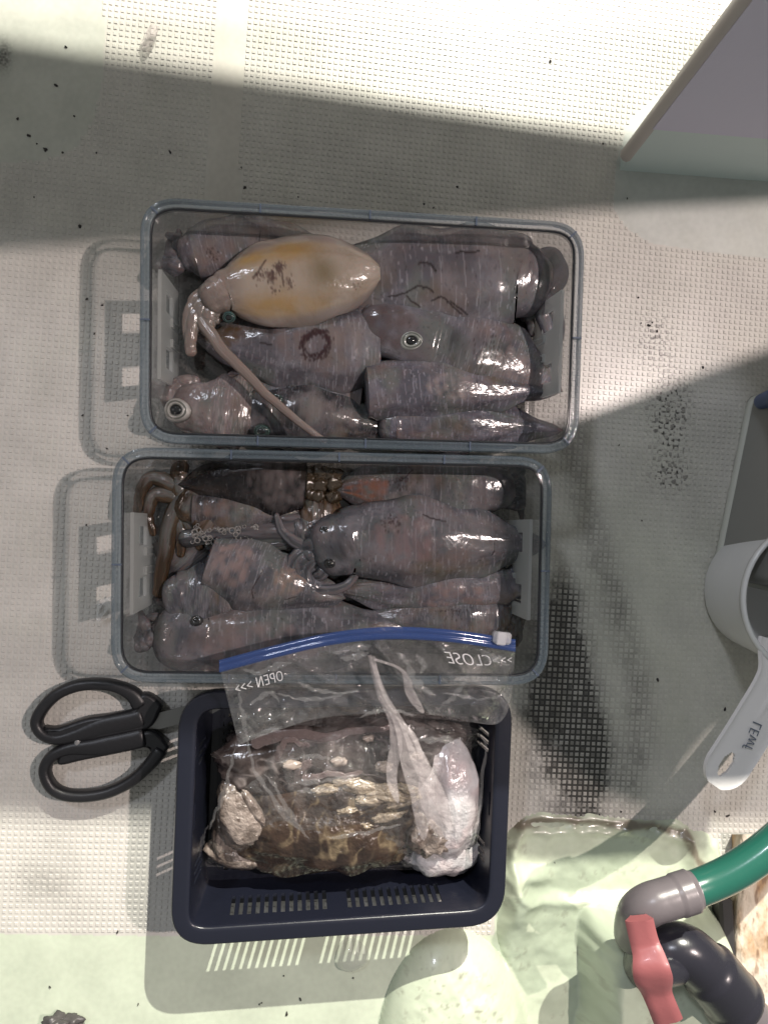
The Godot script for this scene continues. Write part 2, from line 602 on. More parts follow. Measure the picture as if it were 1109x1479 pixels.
# d: tip, mid (optional), collar [x, y, (h)], w half width in px, th half thickness in m, h height of its middle, head end, hw, fin px, pal, marks, arms, eyes
func squid(label: String, group: String, d: Dictionary, called := "squid", category := "squid") -> Node3D:
	var root := thing(called, label, category, group)
	var sd: int = d.seed
	var h: float = d.h + 0.003
	var P := func(a: Array) -> Vector3: return px(a[0], a[1], a[2] if a.size() > 2 else h)
	var tip: Vector3 = P.call(d.tip)
	var col: Vector3 = P.call(d.collar)
	var pts := [tip]
	if d.has("mid"): pts.append(P.call(d.mid))
	pts.append(col)
	var sc := K * (CAM_H - h) / CAM_H
	var w: float = d.w * sc * 1.10
	var th: float = d.th * 0.76
	var fin: float = (d.get("fin", 7.0) + 4.0) * sc
	var has_head: bool = d.has("head")
	var cuttle: bool = d.get("cuttle", false)
	var hw: float = d.get("hw", d.w * 0.6) * sc
	var mantle := curve(pts, 60)
	var path := PackedVector3Array()
	var us := PackedFloat32Array()
	for k in 60:
		path.append(mantle[k])
		us.append(0.72 * k / 59.0)
	var dir := (mantle[59] - mantle[56]).normalized()
	if has_head:
		var hp := curve([col + dir * 0.0008, P.call(d.head)], 26)
		for k in 26:
			path.append(hp[k])
			us.append(0.725 + 0.275 * k / 25.0)
	else:
		for k in 8:
			path.append(col + dir * 0.003 * sin(k / 7.0 * PI) * 0.5)
			us.append(0.725 + 0.275 * k / 7.0)
	var rag := func(s: float, a: float) -> Vector2:
		var rx := 0.0
		var ry := 0.0
		var ca := cos(a)
		var sa := sin(a)
		if s <= 0.7201:
			var m := s / 0.72
			var e := 0.0
			if cuttle: e = pow(sin(PI * (0.015 + 0.85 * m)), 0.50)
			else: e = pow(sin(minf(m * 1.12, 1.0) * PI / 2), 0.86) * (1.0 - 0.16 * smoothstep(0.70, 1.0, m) + 0.04 * sin(m * 11.0 + sd))
			rx = w * e
			ry = th * pow(e, 0.7)
			if m > 0.975 and not cuttle:
				rx *= 1.01
				ry *= 1.012
		elif has_head:
			var q := (s - 0.725) / 0.275
			var w1 := w * (0.62 if cuttle else 0.84 + .04 * sin(11.0 + sd))
			var e := smoothstep(0.0, 0.55, q)
			rx = lerpf(w1, hw, e) * (1.0 - 0.10 * exp(-pow((q - .16) / .12, 2))) * sqrt(maxf(1.0 - pow(q, 5.0), 0.0004))
			ry = th * lerpf(.95, .86, e) * sqrt(maxf(1.0 - pow(q, 5.0), 0.0004))
		else:
			var q := (s - 0.725) / 0.275
			rx = w * 0.86 * (1.0 - q)
			ry = th * 0.88 * (1.0 - q)
		var x := signf(ca) * pow(absf(ca), .86) * rx
		var y := signf(sa) * pow(absf(sa), .9) * ry * (1.0 if sa > 0 else 0.75)
		if s < 0.70:
			var m := s / 0.72
			var fp := pow(sin(PI * clampf((m - 0.02) / 0.97, 0, 1)), 0.6)
			var fl := pow(absf(ca), 14.0) * fp * fin
			x += signf(ca) * fl * (1.0 + (0.08 if cuttle else 0.35) * sin(m * 19.0 + sd))
			y -= fl * 0.25 - fl * 0.35 * sin(m * 14.0 + sd * 2.0)
		var wob := 1.0 + (0.045 if cuttle else 0.085) * nz.get_noise_3d(s * 260 + sd * 91, sa * 42, ca * 42) + 0.012 * nf.get_noise_3d(s * 420 + sd * 91, sa * 70, ca * 70)
		if sa > 0.0: y += 0.0005 * nf.get_noise_2d(ca * 34 + sd * 50, s * 60) + 0.0012 * maxf(0.0, nz.get_noise_2d(ca * 60 + sd * 80, s * 110))
		return Vector2(x, y) * wob
	var md := MD.new()
	sweep(md, path, 52, rag, Vector3.UP, us)
	var m := skin(d.pal, sd, d.get("marks", []))
	var arms: Array = d.get("arms", []).duplicate()
	var rg := RandomNumberGenerator.new()
	rg.seed = sd * 13 + 1
	if d.has("fan"):                                             # a bunch of arms: how many, how long in px, turned by
		var hd: Vector2 = Vector2(d.head[0] - d.collar[0], d.head[1] - d.collar[1]).normalized().rotated(d.fan[2] if d.fan.size() > 2 else 0.0)
		for k in int(d.fan[0]):
			var of: float = (k / maxf(d.fan[0] - 1, 1)) * 2 - 1
			var g: Vector2 = Vector2(d.head[0], d.head[1]) + hd.orthogonal() * of * d.get("hw", 20) * -.62 - hd * 8
			var dir2: Vector2 = hd.rotated(of * .5 + rg.randf_range(-.2, .2))
			var tw := rg.randf_range(-.45, .45)
			var ln: float = d.fan[1] * rg.randf_range(.6, 1.1) / 5.0
			var ps := []
			for j in 6:
				if group.begins_with("squid in the upper"): g = g.clamp(Vector2(242, 322), Vector2(782, 626))
				else: g = g.clamp(Vector2(204, 676), Vector2(752, 958))
				ps.append([g.x, g.y, h + rg.randf_range(-.002, .004) - .0016 * j])
				g += dir2 * ln
				dir2 = dir2.rotated(tw)
			arms.append([ps, rg.randf_range(9, 13), rg.randf_range(3, 5)])
	for a in arms:                                  # arms grow out of the head: the same skin and mesh; [points, r0, r1 in px, flat]
		var ap := []
		for q in a[0]: ap.append(P.call(q))
		var cp := curve(ap, 26)
		for k in cp.size():
			cp[k] += Vector3(nz.get_noise_2d(k * 9.0, sd * 40), nz.get_noise_2d(k * 9.0, sd * 40 + 300), nz.get_noise_2d(k * 9.0, sd * 40 + 600)) * 0.0012
		var first := md.t.size()
		tube(md, cp, a[1] * sc, a[2] * sc, 14, a[3] if a.size() > 3 else 0.85)
		for q in range(first, md.t.size()): md.t[q] = Vector2(0.78 + 0.2 * md.t[q].x, md.t[q].y)
	obj("body", md, m, root)
	for e in d.get("eyes", []):
		eye(px(e[0], e[1], e[2]), e[3] * sc, root, e[4] if e.size() > 4 else Vector3.UP, e[5] if e.size() > 5 else Color(.30, .31, .285))
	return root

# ---------------------------------------------------------------- the clear boxes
func clear_box(label: String, cs: Array, h: float) -> Node3D:
	var root := thing("clear_box", label, "plastic box", "clear boxes of squid")
	var rim := []
	for c in cs: rim.append(px(c[0], c[1], h))
	var cuts := [24, 24, 24, 24]
	var outer := round_poly(rim, 0.024, cuts, 10)
	var top := offset_loop(outer, -0.0062, h - 0.0005)
	var low := offset_loop(outer, -0.0062, 0.0035)
	var cen := Vector3.ZERO
	for q in low: cen += q / low.size()
	cen.y = 0.0035
	for k in low.size(): low[k] = cen + (low[k] - cen) * Vector3(0.955, 1, 0.945)
	# wall with its two pairs of openings in the end walls
	var rows := 13
	var p := PackedVector3Array()
	for r in rows: p.append_array(lerp_loop(low, top, float(r) / (rows - 1)))
	var cols := top.size()
	var mask := PackedByteArray()
	mask.resize((rows - 1) * (cols - 1))
	var e1 := 24 + 10                    # first cell of the right end wall
	var e3 := 3 * 34
	for e in [e1, e3]:
		for r in range(5, 9):
			for k in [6, 7, 8, 15, 16, 17]: mask[r * (cols - 1) + e + k] = 1
	var md := MD.new()
	shell(md, rows, cols, p, 0.0016, mask, true)
	obj("wall", md, M.box_wall, root)
	md = MD.new()
	var b := PackedVector3Array()
	for f in [1.0, 0.97, 0.6, 0.2, 0.0]:
		for q in low: b.append(Vector3(cen.x + (q.x - cen.x) * f, 0.0035 - 0.002 * smoothstep(1.0, 0.96, f), cen.z + (q.z - cen.z) * f))
	shell(md, 5, cols, b, 0.0016, PackedByteArray(), true)
	obj("base", md, M.box_base, root)
	# rim: a turned-over lip
	md = MD.new()
	var ls := []
	for q in [[-.0062, -.006], [-.0060, -.0005], [-.0054, .0006], [-.0042, .0006], [-.0037, -.0004], [-.0030, -.0004], [-.0025, .0010], [-.0008, .0010], [0.0, .0], [0.0002, -.0065], [-.0012, -.0066], [-.0014, -.0012]]:
		ls.append(offset_loop(outer, q[0], h + q[1]))
	loft(md, ls)
	obj("rim", md, M.box_rim, root)
	md = MD.new()
	loft(md, [offset_loop(outer, -.0072, h - .0012), offset_loop(outer, -.0066, h + .0002), offset_loop(outer, -.0060, h - .0002), offset_loop(outer, -.0062, h - .002)])
	obj("rim_seam", md, M.box_seam, root)
	# ribs across the rim
	var n := outer.size() - 1
	for k in [5, 12, 19, 29, 46, 63, 73, 80, 87, 97, 114, 131]:
		var q := outer[k % n]
		var t := (outer[(k + 1) % n] - outer[(k - 1 + n) % n]).normalized()
		var rb := MD.new()
		cbox(rb, Transform3D(Basis(t, Vector3.UP, t.cross(Vector3.UP)), Vector3(q.x, h - 0.0012, q.z) - Vector3(t.z, 0, -t.x) * 0.0034), Vector3(0.0011, 0.0052, 0.0060), 0.0002)
		obj("rib", rb, M.box_rib, root)
	# end plates, each with two openings and two clip slots
	for e in [e1, e3]:
		var pp := PackedVector3Array()
		var pr := 9
		var pc := 16
		for r in pr:
			var v := lerpf(2.6, 10.4, r / 8.0) / (rows - 1)
			for k in pc:
				var u: float = e + lerpf(4.0, 20.0, k / 15.0)
				var q0 := low[int(u)].lerp(low[int(u) + 1], u - int(u))
				var q1 := top[int(u)].lerp(top[int(u) + 1], u - int(u))
				var q := q0.lerp(q1, v)
				var inw := (cen - q)
				inw.y = 0
				pp.append(q + Vector3(signf(inw.x), 0, 0) * 0.0032)
		var pm := PackedByteArray()
		pm.resize((pr - 1) * (pc - 1))
		for r in range(3, 6):
			for k in [2, 3, 4, 10, 11, 12]: pm[r * (pc - 1) + k] = 1
		md = MD.new()
		shell(md, pr, pc, pp, 0.0022, pm)
		var pl := obj("end_plate", md, M.box_plate, root)
		for s in [6, 9]:
			var sl := MD.new()
			var a := pp[1 * pc + s] 
			var c := pp[4 * pc + s]
			var inx := Vector3(signf(cen.x - a.x), 0, 0)
			for z in [-0.0022, 0.0022]:
				cbox(sl, Transform3D(Basis(Vector3(0, 0, 1), (c - a).normalized(), (c - a).normalized().cross(Vector3(0, 0, -1))), (a + c) * 0.5 + inx * 0.0018 + Vector3(0, 0, z)), Vector3(0.0011, (c - a).length(), 0.0022), 0.0003)
			cbox(sl, Transform3D(Basis(), c + inx * 0.0018), Vector3(0.0022, 0.0012, 0.0055), 0.0003)
			obj("clip_slot", sl, M.box_plate, pl)
	# dark water and ink in its bottom
	var wl := lerp_loop(low, top, 0.26)
	var wt := PackedVector3Array()
	for f in [0.985, 0.8, 0.5, 0.2, 0.0]:
		for q in wl:
			var x := Vector3(cen.x + (q.x - cen.x) * f, 0.0235, cen.z + (q.z - cen.z) * f)
			wt.append(x)
	md = MD.new()
	md.grid(5, cols, wt, true, true)
	var water := obj("ink_water", md, M.ink_water)
	tag(water, "", "", "", "stuff")
	water.set_meta("label", "dark inky water " + ("in the upper clear box" if cs[0][1] < 400 else "in the lower clear box"))
	water.set_meta("category", "water")
	return root

func speck_place(s: Array) -> String:
	if s[1] < 110: return "bright upper deck"
	if s[1] < 260 and s[0] < 200: return "shaded top left corner"
	if s[1] < 340: return "shaded deck above the boxes"
	if s[0] < 205 and s[1] < 1000: return "deck left of the boxes"
	if s[0] > 840 and s[1] < 560: return "lit deck beside the upper box"
	if s[0] > 840 and s[1] < 1160: return "stained deck beside the scoop"
	if s[0] < 600: return "green deck below the basket"
	return "green corner right of the basket"

func speck_label(list: Array, s: Array) -> String:
	var place := speck_place(s)
	var before := 0
	for q in list:
		if speck_place(q) == place and (q[0] < s[0] or q[0] == s[0] and q[1] < s[1]): before += 1
	var nth: String = ["leftmost", "second from left", "third from left", "fourth from left", "fifth from left", "sixth from left", "seventh from left", "eighth from left", "ninth from left", "tenth from left", "eleventh from left", "twelfth from left", "thirteenth from left", "fourteenth from left"][before]
	return "dark scrap, " + nth + " of those on the " + place

func specks(list: Array) -> void:
	var rng := RandomNumberGenerator.new()
	rng.seed = 11
	for s in list:
		var md := MD.new()
		var c := px(s[0], s[1], 0.0)
		var r: float = s[2] * K * 0.66
		var p := PackedVector3Array()
		var sx := rng.randf_range(0.7, 1.5)
		var rot := rng.randf() * TAU
		var wob := []
		for k in 9: wob.append(rng.randf_range(0.6, 1.25))
		for j in 4:
			for k in 10:
				var th := TAU * (k % 9) / 9
				var rr: float = r * [1.0, 0.85, 0.5, 0.0][j] * wob[k % 9]
				p.append(c + Vector3(cos(th) * rr * sx, [0.0003, 0.0008, 0.0013, 0.0015][j], sin(th) * rr / sx).rotated(Vector3.UP, rot))
		md.grid(4, 10, p, true)
		tag(obj("scrap", md, M.scrap), speck_label(list, s), "scrap", "dark scraps on the deck")

# ---------------------------------------------------------------- everything
func _ready() -> void:
	nz.seed = 3
	nz.frequency = 0.012
	nz.fractal_octaves = 3
	nf.seed = 9
	nf.frequency = 0.05
	nf.fractal_octaves = 3
	# --- camera, sky, light
	var cam := Camera3D.new()
	cam.name = "camera"
	cam.transform = Transform3D(Basis(VR, Vector3(0, 0, -1), -VD), C)
	cam.fov = 2.0 * rad_to_deg(atan(739.5 / FPX))
	cam.near = 0.02
	cam.far = 900.0
	add_child(cam)
	cam.current = true
	var env := Environment.new()
	var sm := ProceduralSkyMaterial.new()
	var sky_c := lin(.245, .247, .240)
	sm.sky_top_color = sky_c
	sm.sky_horizon_color = sky_c
	sm.ground_bottom_color = sky_c
	sm.ground_horizon_color = sky_c
	sm.sun_angle_max = 0.0
	var sky := Sky.new()
	sky.sky_material = sm
	env.background_mode = Environment.BG_SKY
	env.sky = sky
	env.tonemap_mode = Environment.TONE_MAPPER_LINEAR
	env.tonemap_exposure = 1.0
	env.sdfgi_enabled = true
	env.ssao_enabled = true
	env.ssil_enabled = true
	var we := WorldEnvironment.new()
	we.name = "environment"
	we.environment = env
	add_child(we)
	# dim overcast moonlight; the scene is lit by two work lamps of the boat, both outside the picture
	var sun := DirectionalLight3D.new()
	sun.name = "moon"
	sun.light_color = Color(.93, .95, 1.0)
	sun.light_energy = 0.22
	sun.light_angular_distance = 5.0
	sun.shadow_enabled = true
	add_child(sun)
	sun.look_at_from_position(Vector3(-.5, 1, -.76), Vector3.ZERO)
	# one beyond the upper edge of the picture, one to its right
	var lamp_a := Vector3(.62, 1.55, -1.73)
	var lamp_b := Vector3(.86, 1.42, -.20)
	var spots := []
	for e in [[lamp_a, Vector3(0, 0, 0.05), Color(1.0, .985, .93), 12.6, .010, 40.0], [lamp_b, Vector3(0, 0, 0), Color(1.0, .93, .905), 1.95, .010, 50.0]]:
		var spot := SpotLight3D.new()
		spot.name = "work_lamp_light" if spots.is_empty() else "side_lamp_light"
		spot.light_color = e[2]
		spot.light_energy = e[3]
		spot.light_size = e[4]
		spot.spot_range = 8.0
		spot.spot_attenuation = 2.0
		spot.spot_angle = e[5]
		spot.spot_angle_attenuation = 0.3
		spot.shadow_enabled = true
		add_child(spot)
		spot.look_at_from_position(e[0], e[1])
		spots.append(spot)
	make_materials()
	setting(spots)
	boxes()
	basket()
	bag()
	scissors()
	scoop()
	valve()
	small()

func make_materials() -> void:
	M.skin_bump = noise_tex(512, 0.030, 5, 4)
	M.fine = noise_tex(512, 0.02, 4, 8)
	M.box_wall = film("box plastic", lin(.075, .085, .085), 0.20, 0.10)
	M.box_base = film("box base plastic", lin(.05, .055, .055), 0.22, 0.12)
	M.box_seam = mat("rim seam", lin(.018, .020, .024), 0.3)
	M.box_plate = film("box plate plastic", lin(.36, .385, .38), 0.46, 0.14)
	M.box_plate.backlight_enabled = true
	M.box_plate.backlight = Color(.8, .8, .8)
	M.box_rim = film("box rim plastic", lin(.125, .165, .195), 0.46, 0.07)
	M.box_rib = film("box rib plastic", lin(.10, .13, .19), 0.7, 0.15)
	M.ink_water = film("ink water", lin(.026, .024, .026), 0.42, 0.03)
	M.eye = mat("eye", Color.WHITE, 0.2, 1.0)
	M.eye.vertex_color_use_as_albedo = true
	M.pupil = mat("pupil", lin(.004, .004, .005), 0.05, 1.0)
	M.scrap = mat("scrap", lin(.018, .014, .014), 0.4)
	M.gel = bump(mat("green gelcoat", lin(.47, .525, .405), 0.34, 0.2), M.fine, 0.04, 4.0)
	M.navy = bump(mat("navy plastic", lin(.0095, .0110, .0195), 0.30), M.fine, 0.01, 9.0)
	M.black = bump(mat("black plastic", lin(.012, .012, .014), 0.42), M.fine, 0.012, 20.0)
	M.steel = mat("steel", lin(.24, .24, .235), 0.34, 0.0, 1.0)
	M.dark_pipe = bump(mat("dark pvc", lin(.018, .018, .025), 0.24), M.fine, 0.012, 9.0)
	M.grey_pipe = bump(mat("grey pvc", lin(.128, .114, .121), 0.3), M.fine, 0.012, 9.0)
	M.mauve = bump(mat("mauve paint", lin(.655, .635, .76), 0.5), M.fine, 0.015, 5.0)

func setting(spots: Array) -> void:
	# deck sheet
	var x0 := -0.46
	var x1 := 0.56
	var z0 := -0.52
	var z1 := 0.56
	var smooth_a := [
		world_poly([-300, -200, 150, -200, 150, 40, 148, 110, 138, 165, 112, 212, 62, 231, 0, 234, -300, 236]),
		world_poly([322, -200, 362, -200, 352, 120, 342, 345, 296, 345, 306, 120]),
		world_poly([1040, -200, 1040, 60, 950, 140, 908, 172, 888, 235, 884, 300, 902, 328, 936, 350, 1020, 363, 1120, 374, 1500, 400, 1500, -200]),
		world_poly([-400, 1343, 240, 1351, 712, 1350, 722, 1215, 745, 1192, 790, 1184, 940, 1192, 985, 1200, 1005, 1235, 1040, 1255, 1400, 1275, 1400, 1900, -400, 1900]),
	]
	var w := 900
	var h := 960
	var tint := tex_from(w, h, func(u: float, v: float) -> Vector3:
		var q := Vector3(lerpf(x0, x1, u), 0, lerpf(z0, z1, v))
		var p := to_px(q)
		var n := nz.get_noise_2d(p.x * 0.8, p.y * 0.8)
		var f := nf.get_noise_2d(p.x * 1.7, p.y * 1.7)
		var c := Vector3(.488, .472, .440)
		for k in 4:
			if Geometry2D.is_point_in_polygon(Vector2(q.x, q.z), smooth_a[k]):
				c = [Vector3(.455, .465, .42), Vector3(.49, .47, .43), Vector3(.46, .48, .455), Vector3(.47, .520, .415)][k]
				break
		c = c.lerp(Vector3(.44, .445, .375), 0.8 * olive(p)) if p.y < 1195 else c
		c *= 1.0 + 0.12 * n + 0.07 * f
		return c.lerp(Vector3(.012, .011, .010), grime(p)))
	var dm := mat("deck", Color.WHITE, 0.36)
	dm.albedo_texture = tint
	dm.texture_repeat = false
	dm.clearcoat_enabled = true
	dm.clearcoat = 0.25
	dm.clearcoat_roughness = 0.2
	var md := MD.new()
	var R := 3.0
	var p := PackedVector3Array([Vector3(-R, 0, -R), Vector3(R, 0, -R), Vector3(-R, 0, R), Vector3(R, 0, R)])
	var uv := PackedVector2Array()
	for q in p: uv.append(Vector2((q.x - x0) / (x1 - x0), (q.z - z0) / (z1 - z0)))
	md.grid(2, 2, p, false, false, uv)
	var deck := struct("deck", md, dm, "pale fibreglass boat deck with raised square studs and dark ink stains")
	# the moulded studs of the non-slip field: tens of thousands, one part
	var st := MD.new()
	var a := 0.00138
	var b := 0.00092
	var hh := 0.00052
	var bs := [Vector3(-a, 0, -a), Vector3(a, 0, -a), Vector3(a, 0, a), Vector3(-a, 0, a)]
	var ts := [Vector3(-b, hh, -b), Vector3(b, hh, -b), Vector3(b, hh, b), Vector3(-b, hh, b)]
	st.quad(ts[0], ts[1], ts[2], ts[3], Vector3.ZERO)
	for k in 4: st.quad(bs[k], bs[(k + 1) % 4], ts[(k + 1) % 4], ts[k], Vector3.ZERO)
	var sm := mat("stud", Color.WHITE, 0.34)
	sm.vertex_color_use_as_albedo = true
	sm.clearcoat_enabled = true
	sm.clearcoat = 0.3
	sm.clearcoat_roughness = 0.2
	var xs := []
	var cols := PackedColorArray()
	var pitch := 0.00425
	var rot := 0.066
	var rng := RandomNumberGenerator.new()
	rng.seed = 5
	for j in range(-140, 141):
		for i in range(-125, 140):
			var g := Vector2(i, j) * pitch
			g = g.rotated(rot)
			var q := Vector3(g.x, 0, g.y)
			var f := to_px(q)
			if f.x < -90 or f.x > 1260 or f.y < -110 or f.y > 1400: continue
			var out := false
			for s in smooth_a:
				if Geometry2D.is_point_in_polygon(g, s):
					out = true
					break
			if out: continue
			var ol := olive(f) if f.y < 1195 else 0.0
			var gr := grime(f)
			var hs := 1.0 - 0.55 * clampf(1.3 * blob(f, 870, 900, 75, 160) + 1.2 * blob(f, 960, 1000, 90, 160), 0, 1) * (1.0 - gr)
			hs *= 1.0 + 0.12 * nz.get_noise_2d(f.x * 2, f.y * 2) + rng.randf_range(-.06, .06)
			var bb := Basis(Vector3.UP, -rot + rng.randf_range(-.06, .06)).scaled(Vector3(rng.randf_range(.94, 1.06), hs, rng.randf_range(.94, 1.06)))
			xs.append(Transform3D(bb, q + Vector3(0, 0.00002, 0)))
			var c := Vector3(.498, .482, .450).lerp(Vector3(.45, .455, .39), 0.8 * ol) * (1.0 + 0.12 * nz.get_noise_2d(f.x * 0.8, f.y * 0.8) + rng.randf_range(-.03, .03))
			c = c.lerp(Vector3(.24, .23, .21), gr * 0.75)
			c = c.lerp(Vector3(.02, .018, .016), clampf(gr * (.15 + 1.1 * nf.get_noise_2d(f.x * 1.4 + 90, f.y * 1.4)), 0, .92))
			cols.append(Color(c.x, c.y, c.z))
	var mm := MultiMesh.new()
	mm.transform_format = MultiMesh.TRANSFORM_3D
	mm.use_colors = true
	mm.mesh = st.mesh(sm)
	mm.instance_count = xs.size()
	for k in xs.size():
		mm.set_instance_transform(k, xs[k])
		mm.set_instance_color(k, cols[k])
	var mi := MultiMeshInstance3D.new()
	mi.name = "deck_studs"
	mi.multimesh = mm
	mi.set_meta("kind", "stuff")
	deck.add_child(mi)
	# the dark sea round the boat
	md = MD.new()
	var S := 400.0
	md.grid(2, 2, PackedVector3Array([Vector3(-S, -.9, -S), Vector3(S, -.9, -S), Vector3(-S, -.9, S), Vector3(S, -.9, S)]))
	struct("sea", md, mat("sea", lin(.01, .014, .018), 0.1), "dark night sea round the boat")
	# moulded green corner with its hump, ledge and block
	md = MD.new()
	var cols_n := 300
	var rows_n := 200
	var gp := PackedVector3Array()
	var gc := PackedColorArray()
	for r in rows_n:
		for c in cols_n:
			var X := lerpf(425.0, 1150.0, float(c) / (cols_n - 1))
			var Y := lerpf(1165.0, 1640.0, float(r) / (rows_n - 1))
			var q := px(X, Y)
			q.y = mould(Vector2(X, Y))
			gp.append(q)
			var pp := Vector2(X, Y)
			var sn := nz.get_noise_2d(X * 1.5, Y * 1.5)
			var sf := nf.get_noise_2d(X * 1.4, Y * 1.4)
			var ln := seg_d(pp, [Vector2(742, 1192), Vector2(790, 1184), Vector2(860, 1186), Vector2(948, 1194), Vector2(986, 1204), Vector2(1000, 1236), Vector2(1018, 1262)])
			var sta := smoothstep(9, 1, ln + 6 * sn) * .75 + smoothstep(26, 4, ln + 16 * sn) * .28
			sta += .5 * smoothstep(.30, .55, sf) * blob(pp, 640, 1420, 80, 60) + .3 * smoothstep(.15, .5, sn) * smoothstep(0, .4, sf)
			var cl := Vector3(.47, .525, .405).lerp(Vector3(.13, .105, .08), clampf(sta, 0, .9)) * (1.0 + .10 * sn + .05 * sf)
			gc.append(Color(cl.x, cl.y, cl.z))
	md.grid(rows_n, cols_n, gp, false, false, PackedVector2Array(), gc)
	var mg: StandardMaterial3D = M.gel.duplicate()
	mg.albedo_color = Color.WHITE
	mg.vertex_color_use_as_albedo = true
	struct("moulded_corner", md, mg, "pale green moulded fibreglass corner with hump, ledge and block")
	# upright panel at the upper right: green foot, mauve above, pale edge
	var f0 := px(895, 246)
	var al := (px(1040, 257) - f0).normalized()
	var tall := 0.42
	var lean := Vector3(px(1085, 0, .19).x - f0.x, .19, px(1085, 0, .19).z - f0.z) / .19
	var pn := thing("bulkhead_panel", "upright mauve panel with green foot and pale edge at the upper right", "panel")
	var thick := Vector3(al.z, 0, -al.x) * 0.010
	for part in [["foot", 0.0, .062, bump(mat("green foot paint", lin(.61, .71, .695), .4), M.fine, .03, 5.0), 0.0], ["board", .062, tall, M.mauve, .0012]]:
		md = MD.new()
		var A: Vector3 = f0 + lean * part[1] - thick * part[4] / 0.010
		var B: Vector3 = f0 + lean * part[2] - thick * part[4] / 0.010
		var ln := al * 0.17
		var o := (A + B + ln + thick) * 0.5
		var q := [A, A + ln, B + ln, B]
		md.quad(q[0], q[1], q[2], q[3], o)
		md.quad(q[0] + thick, q[1] + thick, q[2] + thick, q[3] + thick, o)
		for k in 4: md.quad(q[k], q[(k + 1) % 4], q[(k + 1) % 4] + thick, q[k] + thick, o)
		obj(part[0], md, part[3], pn)
	md = MD.new()
	var ed := curve([f0 + lean * 0.015 + thick * .5, f0 + lean * .1 + thick * .5, f0 + lean * tall + thick * .5], 20)
	tube(md, ed, 0.0056, 0.0056, 10)
	obj("edge_trim", md, mat("pale edge", lin(.52, .48, .45), 0.4), pn)
	# boards of the boat's canopy, over and beside the camera: their shadows lie across the deck
	var paint := mat("board paint", lin(.4, .4, .38), 0.5)
	var la: Vector3 = spots[0].position
	var lb: Vector3 = spots[1].position
	var board := func(lamp: Vector3, y: float, pts: Array, label: String) -> void:
		var poly := PackedVector3Array()
		for k in range(0, pts.size(), 2): poly.append(lamp.lerp(px(pts[k], pts[k + 1]), (lamp.y - y) / lamp.y))
		var m := MD.new()
		slab(m, poly, Vector3(0, .012, 0))
		tag(obj("canopy_board", m, paint), label, "board")
	board.call(la, .66, [-5200, -741, 150, 78, 905, 200, 1900, 362, 1900, 1165, 1000, 1136, 0, 1124, -5200, 1010], "long painted canopy board that crosses above the camera")
	board.call(lb, .62, [1120, 291, 885, 304, 0, 362, -300, 382, -300, 20, 1300, 60, 1300, 285], "small canopy board below the side lamp, above the upper right")
	board.call(lb, .60, [835, 603, 1000, 545, 1125, 500, 1190, 490, 1190, 1000, 1130, 1020, 1036, 1045, 988, 1100, 960, 1160, 880, 1130, 760, 1030, 690, 900, 660, 780, 690, 670], "low painted board under the side lamp, right of the frame")
	# the lamps themselves
	for k in 2:
		var lamp := thing("work_lamp", ["square deck work lamp on the boat's frame beyond the upper edge", "small square work lamp on the right of the deck"][k], "lamp")
		var lt: Transform3D = spots[k].transform
		var z: float = [1.0, .45][k]
		md = MD.new()
		cbox(md, lt * Transform3D(Basis(), Vector3(0, 0, .035 * z)), Vector3(.16, .12, .04) * z, 0.006 * z)
		obj("housing", md, M.black, lamp)
		md = MD.new()
		cbox(md, lt * Transform3D(Basis(), Vector3(0, 0, .0125 * z)), Vector3(.03, .03, .004) * z, 0.001 * z)
		var gm := mat("lamp face", lin(.9, .9, .86), 0.4)
		gm.emission_enabled = true
		gm.emission = Color(1, .985, .93)
		gm.emission_energy_multiplier = 4.0
		obj("lamp_face", md, gm, lamp)

func sd_box(p: Vector2, c: Vector2, hs: Vector2, r: float, rot := 0.0) -> float:
	var q := (p - c).rotated(-rot)
	q = Vector2(absf(q.x), absf(q.y)) - hs + Vector2(r, r)
	return Vector2(maxf(q.x, 0), maxf(q.y, 0)).length() + minf(maxf(q.x, q.y), 0) - r

func mould(p: Vector2) -> float:      # height of the moulded corner, in metres; below the deck outside it
	var y := -0.002
	var n := nz.get_noise_2d(p.x * 1.2, p.y * 1.2)
	var f := nf.get_noise_2d(p.x * 0.7, p.y * 0.7)
	# apron between studs and corner
	var d := sd_box(p, Vector2(875, 1420), Vector2(158, 228), 40, 0.04)
	y = maxf(y, lerpf(0.005, -0.003, smoothstep(-14, 6, d + 10.0 * n)) + (0.0014 * n + 0.0003 * f) * smoothstep(0, -20, d))
	# sunken ledge
	var l := sd_box(p, Vector2(868, 1245), Vector2(118, 46), 26, 0.03)
	y -= 0.0030 * smoothstep(10, -12, l + 5 * n)
	# ridge round the ledge at its upper edge and left
	y += 0.004 * exp(-pow((l - 12 - 8 * n) / 8.0, 2)) * smoothstep(1330, 1270, p.y)
	y += 0.0075 * blob(p, 745, 1300, 26, 40) + 0.006 * blob(p, 762, 1262, 30, 12)
	# hump at the lower middle
	var e := Vector2((p.x - 655) / 112.0, (p.y - 1530) / 190.0)
	var r := e.length()
	if r < 1.05: y = maxf(y, -0.002 + 0.034 * sqrt(maxf(0, 1 - r * r)) + (0.0020 * n + 0.0007 * f) * smoothstep(1.0, 0.7, r))
	# block under the valve
	var bk := sd_box(p, Vector2(930, 1452), Vector2(96, 150), 30, 0.02)
	y = maxf(y, lerpf(0.052, -0.004, smoothstep(-26, 16, bk + 5 * n)) + 0.0003 * f) if bk < 20 else y
	return y

